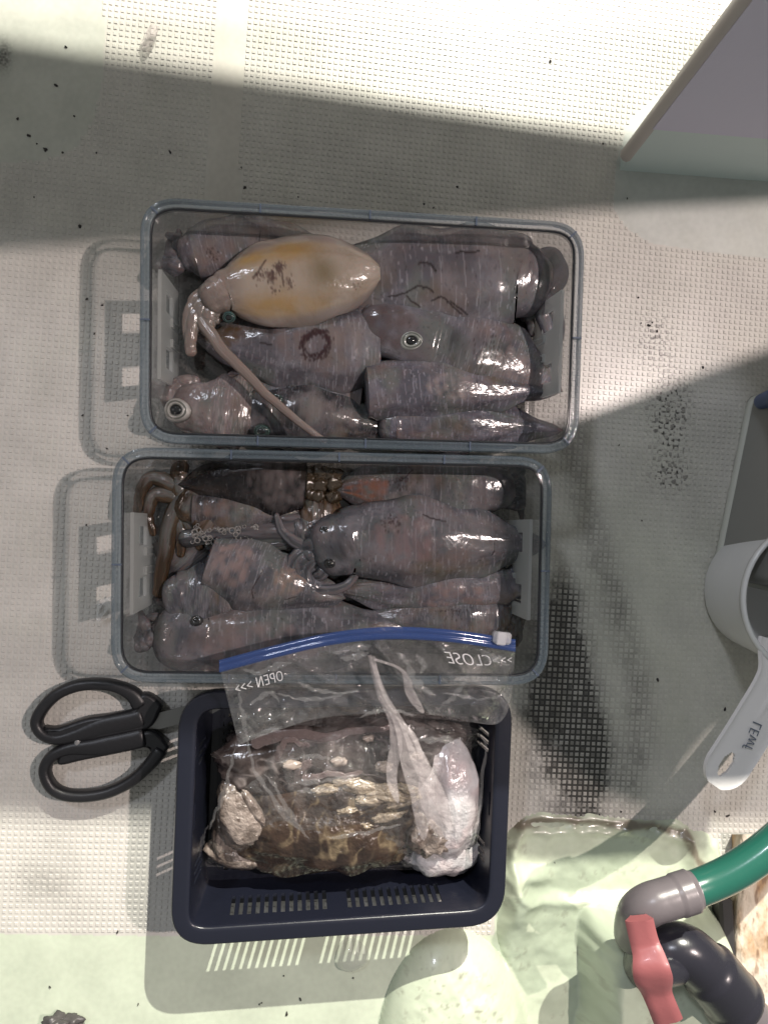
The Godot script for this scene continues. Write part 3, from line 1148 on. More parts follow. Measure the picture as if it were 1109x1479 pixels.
func boxes() -> void:
	clear_box("upper clear plastic box of squid with the pale cuttlefish in it", [[203, 283], [845, 322], [834, 656], [201, 640]], 0.08)
	clear_box("lower clear plastic box of squid, partly under the zip bag", [[162, 645], [798, 660], [790, 990], [160, 986]], 0.08)
	var g1 := "squid in the upper box"
	var g2 := "squid in the lower box"
	# --- upper box, lowest first
	squid("half hidden dusky squid low down beside the long pale tentacle", g1, {seed = 1, tip = [322, 545], collar = [520, 575], w = 46, th = .015, h = .022, pal = 5, fin = 10})
	squid("dark squid under the others, against the top wall of the upper box", g1, {seed = 2, tip = [770, 478], collar = [560, 430], w = 66, th = .013, h = .016, pal = 7})
	squid("small mauve squid mantle in the top left corner of the upper box", g1, {seed = 3, tip = [474, 352], mid = [370, 354], collar = [284, 366], head = [258, 372], hw = 24, w = 38, th = .017, h = .028, pal = 0, fin = 6, marks = [["hair", .36, .2, 1.4, 22], ["blot", .62, .3, 9, 30]], fan = [6, 46, .9]})
	squid("large mauve squid with dark hair-like scratches along its back", g1, {seed = 4, tip = [420, 408], mid = [580, 402], collar = [738, 402], head = [792, 424], hw = 50, w = 69, th = .022, h = .033, pal = 0, fin = 8,
		marks = [["hair", .30, .16, .1, 60], ["hair", .36, .17, -.8, 22], ["hair", .44, .15, .2, 44], ["hair", .5, .16, -.9, 26], ["hair", .40, .27, .2, 24], ["hair", .52, .30, .1, 30]],
		arms = [[[[785, 430], [803, 470], [797, 520], [785, 550]], 17, 6], [[[790, 420], [806, 398], [798, 370], [774, 372]], 19, 10], [[[780, 440], [792, 490], [775, 530, .03]], 15, 5], [[[770, 372, .026], [745, 358, .026], [715, 348, .026]], 13, 4]], fan = [6, 60, .7]})
	squid("mauve squid with a dark ring-shaped wound and rows of pale bars", g1, {seed = 5, tip = [278, 488], mid = [400, 500], collar = [546, 502], w = 53, th = .021, h = .030, pal = 0, fin = 8, marks = [["ring", .47, .235, 17], ["ring", .47, .24, 14], ["hair", .26, .24, .6, 18], ["patch", .1, .3, 26, 1.2, Vector3(.17, .10, .045)]]})
	squid("squid with a big round silver eye looking straight up", g1, {seed = 6, tip = [812, 566], mid = [720, 522], collar = [628, 494], head = [512, 462], hw = 44, w = 57, th = .020, h = .033, pal = 0, fin = 9,
		marks = [["blot", .45, .25, 14, 60], ["patch", .3, .3, 26, 1.6, Vector3(.36, .28, .27)], ["patch", .92, .25, 30, 1.4, Vector3(.13, .085, .08)]], fan = [5, 60, .3], eyes = [[593, 493, .0457, 18, Vector3(0, 1, .05)]]})
	squid("dark squid along the bottom wall of the upper box, left of the middle", g1, {seed = 7, tip = [570, 622], mid = [470, 604], collar = [392, 598], head = [345, 598], hw = 34, w = 38, th = .017, h = .029, pal = 7, fin = 9,
		arms = [[[[395, 575], [370, 590], [352, 612], [360, 630]], 11, 5], [[[420, 560], [450, 575], [490, 585]], 10, 3]], fan = [7, 60], eyes = [[378, 622, .0445, 12, Vector3(0, 1, .3), Color(.03, .055, .05)], [400, 577, .0445, 9, Vector3(0, 1, -.2), Color(.03, .055, .05)]]})
	squid("thin violet-grey squid lying against the bottom wall, lower right", g1, {seed = 8, tip = [814, 622], mid = [690, 614], collar = [574, 616], head = [545, 616], hw = 22, w = 30, th = .017, h = .031, pal = 5, fin = 8})
	squid("glossy straight squid with a clean cut opening on its left, above the thin one", g1, {seed = 9, tip = [792, 566], mid = [650, 562], collar = [530, 566], w = 38, th = .018, h = .038, pal = 5, fin = 8, marks = [["patch", .4, .25, 18, 2.2, Vector3(.40, .33, .32)]]})
	squid("pink squid head with a ringed white eye in the lower left corner", g1, {seed = 10, tip = [390, 600], collar = [306, 592], head = [246, 586], hw = 34, w = 44, th = .017, h = .031, pal = 6,
		eyes = [[257, 593, .0447, 20, Vector3(-.1, 1, .05), Color(.37, .36, .345)]], arms = [[[[248, 580], [258, 556], [282, 552]], 16, 10], [[[300, 575], [330, 563], [352, 560]], 15, 6], [[[270, 610], [300, 628], [330, 622]], 14, 5]]})
	squid("cream cuttlefish lying belly up with brown marks, on top of the others", g1, {seed = 11, cuttle = true, tip = [548, 394], mid = [450, 402], collar = [330, 420], head = [292, 440], hw = 26, w = 46, th = .016, h = .046, pal = 2, fin = 13,
		marks = [["blot", .47, .21, 5, 90], ["blot", .51, .24, 4, 70], ["blot", .56, .23, 6, 40], ["hair", .60, .235, 3.0, 36], ["hair", .46, .235, 1.2, 12], ["blot", .44, .27, 5, 22], ["blot", .51, .30, 4, 14], ["blot", .12, .34, 5, 16]],
		arms = [[[[306, 424], [284, 450], [276, 485], [277, 508]], 13, 8], [[[316, 436], [304, 452], [300, 478]], 17, 9], [[[300, 420], [282, 436], [270, 466], [272, 490]], 12, 5], [[[320, 426], [310, 440], [314, 462]], 15, 7], [[[310, 430], [292, 446], [286, 474]], 14, 7], [[[292, 462, .05], [318, 500, .056], [368, 552, .058], [422, 603, .062], [470, 636, .070]], 9.5, 4.5]],
		eyes = [[331, 458, .054, 10, Vector3(0, 1, .4), Color(.03, .07, .07)]]}, "cuttlefish", "cuttlefish")
	# --- lower box
	squid("dark squid at the bottom of the lower box under the others", g2, {seed = 21, tip = [420, 770], collar = [640, 830], w = 64, th = .014, h = .017, pal = 7, fan = [6, 60], head = [690, 840], hw = 34})
	squid("dim grey squid deep in the lower box beside its left plate", g2, {seed = 22, tip = [320, 840], collar = [268, 780], head = [262, 750], hw = 26, w = 50, th = .015, h = .020, pal = 7})
	squid("squid with an orange patch behind its dark scar, along the top wall", g2, {seed = 23, tip = [474, 706], mid = [590, 704], collar = [692, 708], head = [744, 706], hw = 30, w = 41, th = .018, h = .033, pal = 1, fin = 8,
		marks = [["patch", .17, .22, 26, 1.6, Vector3(.34, .12, .06)], ["hair", .28, .15, .9, 30], ["blot", .33, .28, 8, 50], ["hair", .33, .28, .1, 30]], fan = [7, 62, .2]})
	squid("ink black squid with a grey end in the top left of the lower box", g2, {seed = 24, tip = [256, 700], mid = [350, 696], collar = [440, 702], w = 36, th = .018, h = .036, pal = 3, fin = 7, marks = [["patch", .6, .2, 30, 1.6, Vector3(.19, .16, .16)], ["patch", .5, .26, 22, 1.8, Vector3(.16, .135, .135)]]})
	squid("brown squid head with orange arms hanging along the left end", g2, {seed = 25, tip = [330, 765], collar = [296, 742], head = [256, 714], hw = 30, w = 32, th = .014, h = .031, pal = 4,
		arms = [[[[262, 706], [225, 690], [208, 700], [200, 736]], 14, 7], [[[262, 720], [246, 760], [238, 800], [230, 856]], 15, 9], [[[262, 712], [258, 690], [262, 674]], 15, 12], [[[258, 730], [262, 770], [262, 800]], 12, 6], [[[250, 715], [225, 715], [214, 740], [222, 770]], 13, 5], [[[262, 725], [275, 760], [290, 790]], 14, 6]]})
	squid("small grey and gold squid with knobbly skin, under the black one", g2, {seed = 26, tip = [440, 742], collar = [280, 735], w = 28, th = .014, h = .033, pal = 7, fin = 6, marks = [["patch", .2, .2, 20, 3.0, Vector3(.20, .13, .06)]]})
	squid("tangle of dark brown squid arms left of the biggest squid", g2, {seed = 34, tip = [500, 745], collar = [455, 748], head = [430, 748], hw = 30, w = 36, th = .015, h = .030, pal = 4, fan = [8, 90]})
	var sk := squid("dark brown arms covered in pale ringed suckers, left of the middle", g2, {seed = 27, tip = [505, 758], collar = [440, 768], head = [420, 770], hw = 24, w = 26, th = .012, h = .034, pal = 7,
		arms = [[[[440, 768], [380, 770], [320, 772], [268, 778]], 19, 13], [[[440, 752], [370, 750], [300, 762]], 12, 5], [[[430, 780], [370, 788], [300, 790]], 12, 6]]})
	var su := MD.new()
	var rng := RandomNumberGenerator.new()
	rng.seed = 31
	for k in 70:
		var x := rng.randf_range(276, 372)
		var y := rng.randf_range(758, 786)
		var q := px(x, y, .0425 - .00005 * absf(y - 771) + rng.randf_range(-.0005, .0008))
		var r := rng.randf_range(2.2, 4.2) * K * .93
		var loop := []
		for j in 9: loop.append(q + Vector3(cos(TAU * j / 8.0) * r, 0, sin(TAU * j / 8.0) * r))
		var tp := PackedVector3Array()
		for j in 9:
			for e in 6:
				var a := TAU * (e % 5) / 5.0
				tp.append(loop[j] + (loop[j] - q).normalized() * cos(a) * r * .3 + Vector3.UP * sin(a) * r * .3)
		su.grid(9, 6, tp, true)
	var so := obj("suckers", su, mat("sucker", lin(.15, .14, .13), .3, .6), sk)
	so.set_meta("kind", "stuff")
	squid("slim pinkish squid below the big one, beside the right plate", g2, {seed = 28, tip = [474, 850], mid = [600, 852], collar = [722, 846], w = 33, th = .017, h = .032, pal = 0, fin = 6, head = [755, 838], hw = 24, fan = [5, 40, -.4], marks = [["patch", .5, .2, 22, 2.5, Vector3(.34, .24, .22)]]})
	squid("blunt grey squid with brown head, just above the bag's slider", g2, {seed = 29, tip = [520, 892], mid = [620, 892], collar = [708, 890], head = [736, 892], hw = 24, w = 34, th = .018, h = .030, pal = 1, fin = 5, marks = [["blot", .5, .3, 12, 50], ["patch", .9, .25, 26, 1.6, Vector3(.12, .07, .03)]], arms = [[[[735, 876], [742, 890], [740, 915]], 12, 6]], fan = [6, 46, .3]})
	squid("pale dotted squid stub against the left end of the lower box", g2, {seed = 30, tip = [360, 866], collar = [268, 862], head = [236, 868], hw = 30, w = 40, th = .017, h = .032, pal = 1, fin = 6})
	squid("long grey squid whose head fills the lower left corner", g2, {seed = 31, tip = [616, 905], mid = [460, 918], collar = [304, 924], head = [222, 912], hw = 50, w = 47, th = .021, h = .032, pal = 1, fin = 8, eyes = [[284, 897, .0465, 9, Vector3(.2, 1, -.8), Color(.03, .03, .03)]], marks = [["patch", .55, .3, 26, 2.6, Vector3(.33, .25, .25)]], fan = [6, 50, .9]})
	squid("short striped squid with a dark slit across its side", g2, {seed = 32, tip = [500, 864], mid = [400, 842], collar = [302, 812], w = 42, th = .018, h = .037, pal = 1, fin = 8, marks = [["hair", .45, .2, 1.75, 40], ["patch", .6, .2, 26, 1.4, Vector3(.40, .29, .27)], ["patch", .3, .2, 20, 1.6, Vector3(.36, .25, .20)], ["hair", .25, .3, .3, 22]]})
	squid("biggest grey squid of the lower box, arms curled at its left", g2, {seed = 33, tip = [792, 786], mid = [650, 784], collar = [512, 778], head = [450, 800], hw = 44, w = 54, th = .022, h = .041, pal = 1, fin = 10,
		marks = [["hair", .4, .16, 0.0, 34], ["hair", .22, .24, 1.6, 22], ["patch", .3, .22, 26, 2.0, Vector3(.20, .19, .20)], ["patch", .55, .24, 22, 2.0, Vector3(.27, .18, .18)], ["blot", .6, .18, 8, 30]],
		arms = [[[[446, 792], [425, 782], [408, 765], [398, 744]], 12, 4], [[[450, 806], [438, 826], [452, 850], [490, 850], [512, 832], [510, 814]], 12, 5], [[[455, 785], [470, 765], [492, 758]], 13, 6], [[[448, 800], [436, 812], [438, 842]], 15, 8], [[[452, 795], [430, 800], [420, 830], [440, 855]], 12, 4]], fan = [5, 50],
		eyes = [[468, 766, .0545, 7, Vector3(0, 1, -.4), Color(.02, .02, .02)], [476, 814, .0565, 8, Vector3(0, 1, .4), Color(.03, .03, .03)]]})
	# shiny brown guts between the black squid and the orange one
	var gm := MD.new()
	var gc := PackedColorArray()
	for k in 9:
		var x := 445 + (k % 3) * 17 + rng.randf_range(-4, 4)
		var y := 684 + int(k / 3) * 15 + rng.randf_range(-4, 4)
		var c := px(x, y, .040)
		lump(gm, c, Vector3(.006, .0055, .005) * rng.randf_range(.8, 1.25), k + 60, 0.28)
	tag(obj("guts", gm, bump(mat("guts", lin(.040, .027, .015), .14, .8), M.fine, 0.05, 30.0)), "shiny golden brown guts between the black squid and the orange-patched one", "guts")

func lump(md: MD, c: Vector3, s: Vector3, sd: int, rough := 0.2, rows := 16, seg := 22, turn := 0.0) -> void:
	var p := PackedVector3Array()
	for r in rows:
		var a := PI * r / (rows - 1)
		for k in seg + 1:
			var th := TAU * (k % seg) / seg
			var d := Vector3(cos(a), sin(a) * sin(th), sin(a) * cos(th))
			var n := 1.0 + rough * (nz.get_noise_3d(d.x * 90 + sd * 37, d.y * 90, d.z * 90) * 1.6 + 0.4 * nf.get_noise_3d(d.x * 60 + sd * 37, d.y * 60, d.z * 60))
			p.append(c + (d * s * n).rotated(Vector3.UP, turn))
	md.grid(rows, seg + 1, p, true, true)

func basket() -> void:
	var root := thing("basket", "navy plastic basket with slotted sides holding the zip bag", "basket")
	var h := 0.06
	var rim := [px(260, 999, h), px(741, 993, h), px(728, 1336, h), px(245, 1369, h)]
	var cuts := [60, 40, 60, 40]
	var outer := round_poly(rim, 0.026, cuts, 10)
	var top := offset_loop(outer, -0.0105, h - 0.001)
	var low := offset_loop(outer, -0.0155, 0.004)
	var rows := 11
	var p := PackedVector3Array()
	for r in rows: p.append_array(lerp_loop(low, top, float(r) / (rows - 1)))
	var cols := top.size()
	var mask := PackedByteArray()
	mask.resize((rows - 1) * (cols - 1))
	var starts := [0, 70, 120, 190]
	for s in [0, 2]:
		for k in 60:
			if k % 2 == 1 and (k > 4 and k < 29 or k > 31 and k < 56):
				for r in range(4, 8): mask[r * (cols - 1) + starts[s] + k] = 1
	for s in [1, 3]:
		for k in 40:
			if k in [3, 5, 7, 31, 33, 35]:
				for r in range(4, 8): mask[r * (cols - 1) + starts[s] + k] = 1
			if k in [17, 18, 19, 20, 21, 22] : mask[9 * (cols - 1) + starts[s] + k] = 1
	var md := MD.new()
	shell(md, rows, cols, p, 0.0022, mask, true)
	obj("wall", md, M.navy, root)
	md = MD.new()
	var ls := []
	for q in [[-.0118, -.004], [-.0116, -.0006], [-.0104, .0004], [-.0085, .0006], [-.0016, .0006], [-.0004, .0], [.0002, -.0014], [.0002, -.008], [-.0014, -.008], [-.0018, -.0018], [-.0085, -.0018]]:
		ls.append(offset_loop(outer, q[0], h + q[1]))
	loft(md, ls)
	obj("rim", md, M.navy, root)
	# base with its field of small square holes
	md = MD.new()
	var a := low[2]
	var b := low[58]
	var c := low[122]
	var d := low[178]
	a = px(302, 1010); b = px(690, 1004); c = px(680, 1284); d = px(292, 1302)
	var nu := 67
	var nv := 49
	var bp := PackedVector3Array()
	var bm := PackedByteArray()
	for r in nv:
		for k in nu:
			var q := a.lerp(b, float(k) / (nu - 1)).lerp(d.lerp(c, float(k) / (nu - 1)), float(r) / (nv - 1))
			q.y = 0.004
			bp.append(q)
	for r in nv - 1:
		for k in nu - 1:
			bm.append(1 if r % 2 == 1 and k % 2 == 1 and r > 1 and k > 1 and r < nv - 3 and k < nu - 3 else 0)
	shell(md, nv, nu, bp, 0.002, bm)
	obj("base", md, M.navy, root)
	# base rim piece from the lattice out to the walls
	md = MD.new()
	var inner := PackedVector3Array()
	for q in low: inner.append(Vector3(q.x, 0.0046, q.z))
	var cen := (a + b + c + d) / 4.0
	var in2 := PackedVector3Array()
	for q in low:
		in2.append(Vector3(lerpf(q.x, cen.x, .09), .0052, lerpf(q.z, cen.z, .12)))
	loft(md, [inner, in2], true)
	obj("base_edge", md, M.navy, root)

func bag_h(u: float, v: float) -> float:      # height of the bag's upper film over the basket
	var e := sin(PI * clampf(u, 0, 1)) 
	var f := sin(PI * clampf(v * 0.86 + 0.14, 0, 1))
	return 0.013 + 0.047 * pow(e, 0.32) * pow(maxf(f, 0), 0.42)

func bag_xy(u: float, v: float) -> Vector2:
	var l := Vector2(352, 1040).lerp(Vector2(292, 1252), v)
	var r := Vector2(706, 1030).lerp(Vector2(690, 1258), v)
	return l.lerp(r, u)

func fl_zip(u: float) -> Vector3:             # zip line: px, px, height
	var k := [Vector3(317, 962, .088), Vector3(400, 940, .092), Vector3(480, 922, .096), Vector3(560, 914, .099), Vector3(650, 918, .098), Vector3(744, 932, .093)]
	return spline(k, u)

func fl_fold(u: float) -> Vector3:
	var k := [Vector3(345, 1076, .068), Vector3(410, 1052, .070), Vector3(470, 1036, .071), Vector3(560, 1030, .072), Vector3(640, 1034, .072), Vector3(715, 1046, .070), Vector3(739, 1012, .071)]
	return spline(k, u)

func spline(k: Array, u: float) -> Vector3:
	var x := clampf(u, 0, 1) * (k.size() - 1)
	var i := mini(int(x), k.size() - 2)
	var a: Vector3 = k[maxi(i - 1, 0)]
	var d: Vector3 = k[mini(i + 2, k.size() - 1)]
	return (k[i] as Vector3).cubic_interpolate(k[i + 1], a, d, x - i)

func flap(u: float, v: float, lift := 0.0) -> Vector3:
	var q := fl_zip(u).lerp(fl_fold(u), v)
	var r := 1.0 - absf(nz.get_noise_2d(u * 210 + 40, v * 80 + u * 60))
	var r2 := 1.0 - absf(nf.get_noise_2d(u * 60 + v * 30, v * 26))
	var bumpy := smoothstep(0.0, 0.15, v)
	# the two thick folds that run down from the middle of the zip
	var fold := 0.009 * exp(-pow((u - 0.53 - 0.10 * v) / 0.020, 2)) + 0.006 * exp(-pow((u - 0.72 - 0.20 * v) / 0.024, 2)) + 0.005 * exp(-pow((u - 0.20 - 0.30 * v) / 0.02, 2))
	return px(q.x, q.y, q.z + lift + bumpy * (0.0120 * (r - 0.85) + 0.0050 * (r2 - 0.75) + fold * smoothstep(0, .2, v)))

func bag() -> void:
	var root := thing("zip_bag", "clear blue-zipped bag of fish pieces lying in the navy basket", "bag")
	var fm := film("bag film", lin(.62, .60, .60), 0.055, 0.05)
	bump(fm, crumple(512, 0.016), 0.55, 9.0)
	var ff := film("bag flap film", lin(.50, .50, .50), 0.08, 0.07)
	bump(ff, fm.heightmap_texture, 0.75, 6.0)
	# body, upper and lower film
	var nu := 96
	var nv := 64
	var top := PackedVector3Array()
	var low := PackedVector3Array()
	for r in nv:
		for k in nu:
			var u := float(k) / (nu - 1)
			var v := float(r) / (nv - 1)
			var q := bag_xy(u, v)
			var ed := minf(minf(u, 1 - u), minf(v, 1 - v))
			var w := smoothstep(0.0, 0.08, ed)
			var r1 := 1.0 - absf(nz.get_noise_2d(u * 150 + v * 70, v * 110))
			var r2 := 1.0 - absf(nf.get_noise_2d(u * 44 - v * 22 + 90, v * 30))
			var pleat := 0.007 * exp(-pow((u - (0.10 + 0.33 * v)) / 0.018, 2)) * smoothstep(.05, .15, v) * smoothstep(.75, .6, v)
			top.append(px(q.x, q.y, bag_h(u, v) + w * (0.0070 * (r1 - .8) + 0.0032 * (r2 - .75) + pleat)))
			low.append(px(q.x, q.y, 0.0075 + 0.004 * (1.0 - w)))
	var md := MD.new()
	md.grid(nv, nu, top)
	obj("film", md, fm, root)
	md = MD.new()
	md.grid(nv, nu, low, false, true)
	obj("under_film", md, fm, root)
	# upper part of the bag, lying out of the basket over the box: two films
	for lay in [0.0, -0.0045]:
		md = MD.new()
		var p := PackedVector3Array()
		for r in 56:
			for k in 120: p.append(flap(k / 119.0, r / 55.0, lay + (0.0 if lay == 0.0 else 0.002 * sin(k * .3))))
		md.grid(56, 120, p)
		obj("flap_film", md, ff, root)
	# film from the fold down to the body
	md = MD.new()
	var jp := PackedVector3Array()
	for r in 12:
		var t := r / 11.0
		for k in 90:
			var u := k / 89.0
			var a := flap(u, 1.0)
			var q := bag_xy(u, 0.02)
			var b := px(q.x, q.y, bag_h(u, 0.02))
			jp.append(a.lerp(b, t) + Vector3(0, 0.003 * sin(t * PI) * nz.get_noise_2d(u * 200, 50), 0))
	md.grid(12, 90, jp)
	obj("neck_film", md, fm, root)
	# whitish bunched pleats that run down across the bag from the middle of the zip
	var wm := film("bunched film", lin(.66, .60, .60), 0.17, 0.12)
	bump(wm, fm.heightmap_texture, 0.12, 14.0)
	for e in [[[[534, 946, .101], [546, 1000, .09], [566, 1040, .079], [572, 1075, .073], [566, 1120, .067], [575, 1160, .064]], .0042], [[[538, 948, .102], [550, 1000, .091], [572, 1042, .080], [590, 1095, .073], [606, 1150, .068], [612, 1214, .056]], .0060], [[[540, 960, .101], [556, 1005, .092], [580, 1044, .080], [606, 1100, .073], [634, 1150, .067], [650, 1200, .058]], .0052], [[[560, 1030, .079], [596, 1062, .076], [612, 1110, .072], [620, 1160, .067], [640, 1210, .056]], .0056], [[[540, 952, .103], [580, 968, .098], [592, 1000, .090], [612, 1030, .082]], .0030]]:
		var pp := []
		for q in e[0]: pp.append(px(q[0], q[1], q[2]))
		md = MD.new()
		var sdv: float = e[1] * 9000
		sweep(md, curve(pp, 60), 16, func(s, th):
			var r: float = e[1] * (0.28 + 0.72 * smoothstep(.3, .6, s)) * sqrt(maxf(1.0 - pow(s, 6.0), .001)) * (1.0 + 0.4 * nz.get_noise_3d(s * 220 + sdv, cos(th) * 70, sin(th) * 70))
			return Vector2(cos(th) * r, sin(th) * r * .30))
		obj("pleat", md, wm, root)
	# sharp creases of the film that catch the lamps
	var cm := film("creased film", lin(.7, .68, .68), 0.035, 0.06)
	for e in [
		[[[356, 1066, .070], [364, 1100, .068], [372, 1118, .067], [404, 1168, .065], [446, 1214, .060]], .0011], [[[380, 1118, .067], [396, 1134, .067], [414, 1166, .066], [440, 1204, .062]], .0008],
		[[[596, 1068, .071], [630, 1068, .072], [668, 1069, .070]], .0012], [[[420, 1130, .068], [470, 1128, .069], [520, 1120, .069]], .0012], [[[430, 1142, .069], [480, 1140, .069], [505, 1136, .069]], .0010],
		[[[400, 1100, .066], [450, 1092, .068], [500, 1098, .069]], .0007], [[[470, 1210, .062], [520, 1204, .063], [580, 1190, .063]], .0007], [[[640, 1090, .068], [662, 1130, .067], [668, 1180, .064], [658, 1222, .056]], .0009],
		[[[300, 1190, .05], [286, 1240, .03]], .0006], [[[340, 1080, .065], [322, 1150, .058], [300, 1200, .05]], .0008], [[[690, 1060, .062], [700, 1080, .06], [694, 1150, .055], [688, 1230, .045]], .0007],
		[[[350, 968, .097], [372, 972, .098], [400, 962, .099], [420, 958, .10]], .0010], [[[480, 944, .104], [505, 936, .105], [536, 934, .106]], .0013], [[[492, 952, .104], [520, 946, .105], [534, 944, .106]], .0010],
		[[[572, 940, .106], [590, 962, .103], [598, 985, .100], [620, 1000, .096], [628, 1004, .094]], .0013], [[[600, 944, .105], [612, 960, .103], [606, 975, .102]], .0008], [[[430, 985, .094], [470, 1000, .090], [520, 998, .089]], .0007],
		[[[400, 1000, .090], [440, 1010, .086], [500, 1002, .087]], .0006], [[[690, 938, .103], [712, 950, .100], [735, 962, .097]], .0013], [[[700, 955, .100], [726, 950, .100]], .0009], [[[676, 972, .097], [660, 1000, .092], [630, 1028, .085]], .0007],
		[[[640, 1000, .091], [690, 1010, .088], [728, 1004, .087]], .0007], [[[360, 1020, .086], [390, 1000, .089], [402, 1016, .086]], .0008], [[[520, 1036, .082], [556, 1026, .085], [600, 1034, .083]], .0008], [[[345, 1000, .088], [352, 1040, .080], [356, 1068, .074]], .0007],
	]:
		var g := []
		for q in e[0]: g.append(px(q[0], q[1], q[2]))
		md = MD.new()
		var cc2 := curve(g, 44)
		var se: float = e[0][0][0]
		for k in 44: cc2[k] += Vector3(nz.get_noise_2d(k * 9.0, se), nf.get_noise_2d(k * 2.0, se) * .4, nz.get_noise_2d(k * 9.0, se + 400)) * .0015
		var r0: float = e[1]
		sweep(md, cc2, 9, func(q, th):
			var r: float = r0 * pow(maxf(sin(PI * q), .0), .6) * (1.0 + 1.1 * nf.get_noise_2d(q * 60, se)) + .00005
			return Vector2(cos(th) * r * 1.7, sin(th) * r))
		obj("crease", md, cm, root)
	# the zip: two blue ribs on a blue band, and its slider
	var zm := film("blue zip", lin(.036, .075, .235), 0.70, 0.12)
	md = MD.new()
	var zp := PackedVector3Array()
	for r in 9:
		for k in 100:
			var u := k / 99.0
			var b := flap(u, 0.0)
			var z := fl_zip(u)
			var q := px(z.x, z.y - 8 + r * 2.1, z.z + 0.0008 + 0.0012 * absf(sin(r * PI / 4.0)) + 0.0006 * nz.get_noise_2d(u * 300, 8))
			zp.append(q)
	shell(md, 9, 100, zp, 0.0007)
	obj("zip", md, zm, root)
	md = MD.new()
	var sl := px(724, 921, .097)
	cbox(md, Transform3D(Basis(Vector3.UP, -.12), sl), Vector3(.0115, .006, .0075), .0012)
	cbox(md, Transform3D(Basis(Vector3.UP, -.12), sl + Vector3(-.001, .0034, 0)), Vector3(.006, .0022, .0082), .0006)
	obj("slider", md, film("slider plastic", lin(.7, .7, .72), .45, .18), root)
	# print on the film: seen from behind, so it reads backwards
	for wd in [["OPEN >>>", .125, .33, 0.012, 0.155, 1.0], [">>>CLOSE", .87, .26, 0.012, 0.225, 1.0]]:
		var tm := TextMesh.new()
		var font := SystemFont.new()
		font.font_names = PackedStringArray(["Droid Sans"])
		tm.font = font
		tm.text = wd[0]
		tm.font_size = 32
		tm.pixel_size = 0.01
		tm.depth = 0.0
		var arr := tm.get_mesh_arrays() if tm.get_surface_count() == 0 else tm.surface_get_arrays(0)
		var vs: PackedVector3Array = arr[Mesh.ARRAY_VERTEX]
		var lo := Vector2(1e9, 1e9)
		var hi := -lo
		for q in vs:
			lo = Vector2(minf(lo.x, q.x), minf(lo.y, q.y))
			hi = Vector2(maxf(hi.x, q.x), maxf(hi.y, q.y))
		var nv2 := PackedVector3Array()
		for q in vs:
			var fx := (q.x - (lo.x + hi.x) * .5) / (hi.x - lo.x)
			var fy := (q.y - (lo.y + hi.y) * .5) / (hi.y - lo.y)
			# mirrored across, and following the film
			nv2.append(flap(wd[1] - fx * wd[4], wd[2] - fy * 0.13, 0.0007))
		var tmd := MD.new()
		tmd.v = nv2
		tmd.t.resize(nv2.size())
		tmd.c.resize(nv2.size())
		tmd.n.resize(nv2.size())
		for k in nv2.size(): tmd.n[k] = Vector3.UP
		if arr[Mesh.ARRAY_INDEX] != null and arr[Mesh.ARRAY_INDEX].size(): tmd.i = arr[Mesh.ARRAY_INDEX]
		else:
			for k in nv2.size(): tmd.i.append(k)
		for k in range(0, tmd.i.size(), 3):
			var sw := tmd.i[k]
			tmd.i[k] = tmd.i[k + 1]
			tmd.i[k + 1] = sw
		obj("print", tmd, mat("white print", lin(.62, .62, .62), .5), root)
	# --- what is in it
	var rng := RandomNumberGenerator.new()
	rng.seed = 71
	# dark body with brown and cream streaks
	var bm := mat("fish flesh", Color.WHITE, 0.3, .7)
	bm.albedo_texture = tex_from(256, 192, func(u: float, v: float) -> Vector3:
		var n := nz.get_noise_2d(u * 330, v * 260)
		var f := nf.get_noise_2d(u * 150, v * 110)
		var ridge := 1.0 - absf(nz.get_noise_2d(u * 300 + 700, v * 240)) * 6.5
		var c := Vector3(.016, .010, .008).lerp(Vector3(.050, .030, .020), clampf(.5 + n * 1.2 + f * .5, 0, 1))
		return c.lerp(Vector3(.46, .36, .22), clampf(ridge - .45 + f * .9, 0, 1) * .35))
	bm.heightmap_enabled = true
	bm.heightmap_texture = M.skin_bump
	bm.heightmap_scale = .12
	bm.uv1_triplanar = true
	bm.uv1_world_triplanar = true
	bm.uv1_scale = Vector3.ONE * 8.0
	var bl := MD.new()
	lump(bl, px(486, 1172, .028), Vector3(.072, .024, .044), 81, .16, 50, 70, .05)
	tag(obj("fish_fillet", bl, bm), "dark brown fish body with cream streaks in the middle of the bag", "fish")
	# dark sheet of skin above it
	var dk := mat("dark skin", lin(.034, .026, .025), .2, .5)
	dk.albedo_color = Color.WHITE
	dk.albedo_texture = tex_from(224, 160, func(u: float, v: float) -> Vector3:
		var n := nz.get_noise_2d(u * 300 + 1500, v * 260)
		var w := 1.0 - absf(nz.get_noise_2d(u * 210 + 2600, v * 330)) * 7.0
		var c := Vector3(.018, .013, .012).lerp(Vector3(.065, .050, .046), clampf(.5 + n * 1.4, 0, 1))
		return c.lerp(Vector3(.30, .26, .25), clampf(w - .3 + .8 * nf.get_noise_2d(u * 120, v * 120 + 77), 0, 1) * .6))
	bump(dk, M.fine, .08, 9.0)
	var d1 := MD.new()
	lump(d1, px(500, 1085, .030), Vector3(.084, .022, .034), 83, .16, 40, 56, .03)
	tag(obj("fish_skin", d1, dk), "dark wet fish skin folded in the top of the bag", "fish skin")
	# cream roe
	var ro := MD.new()
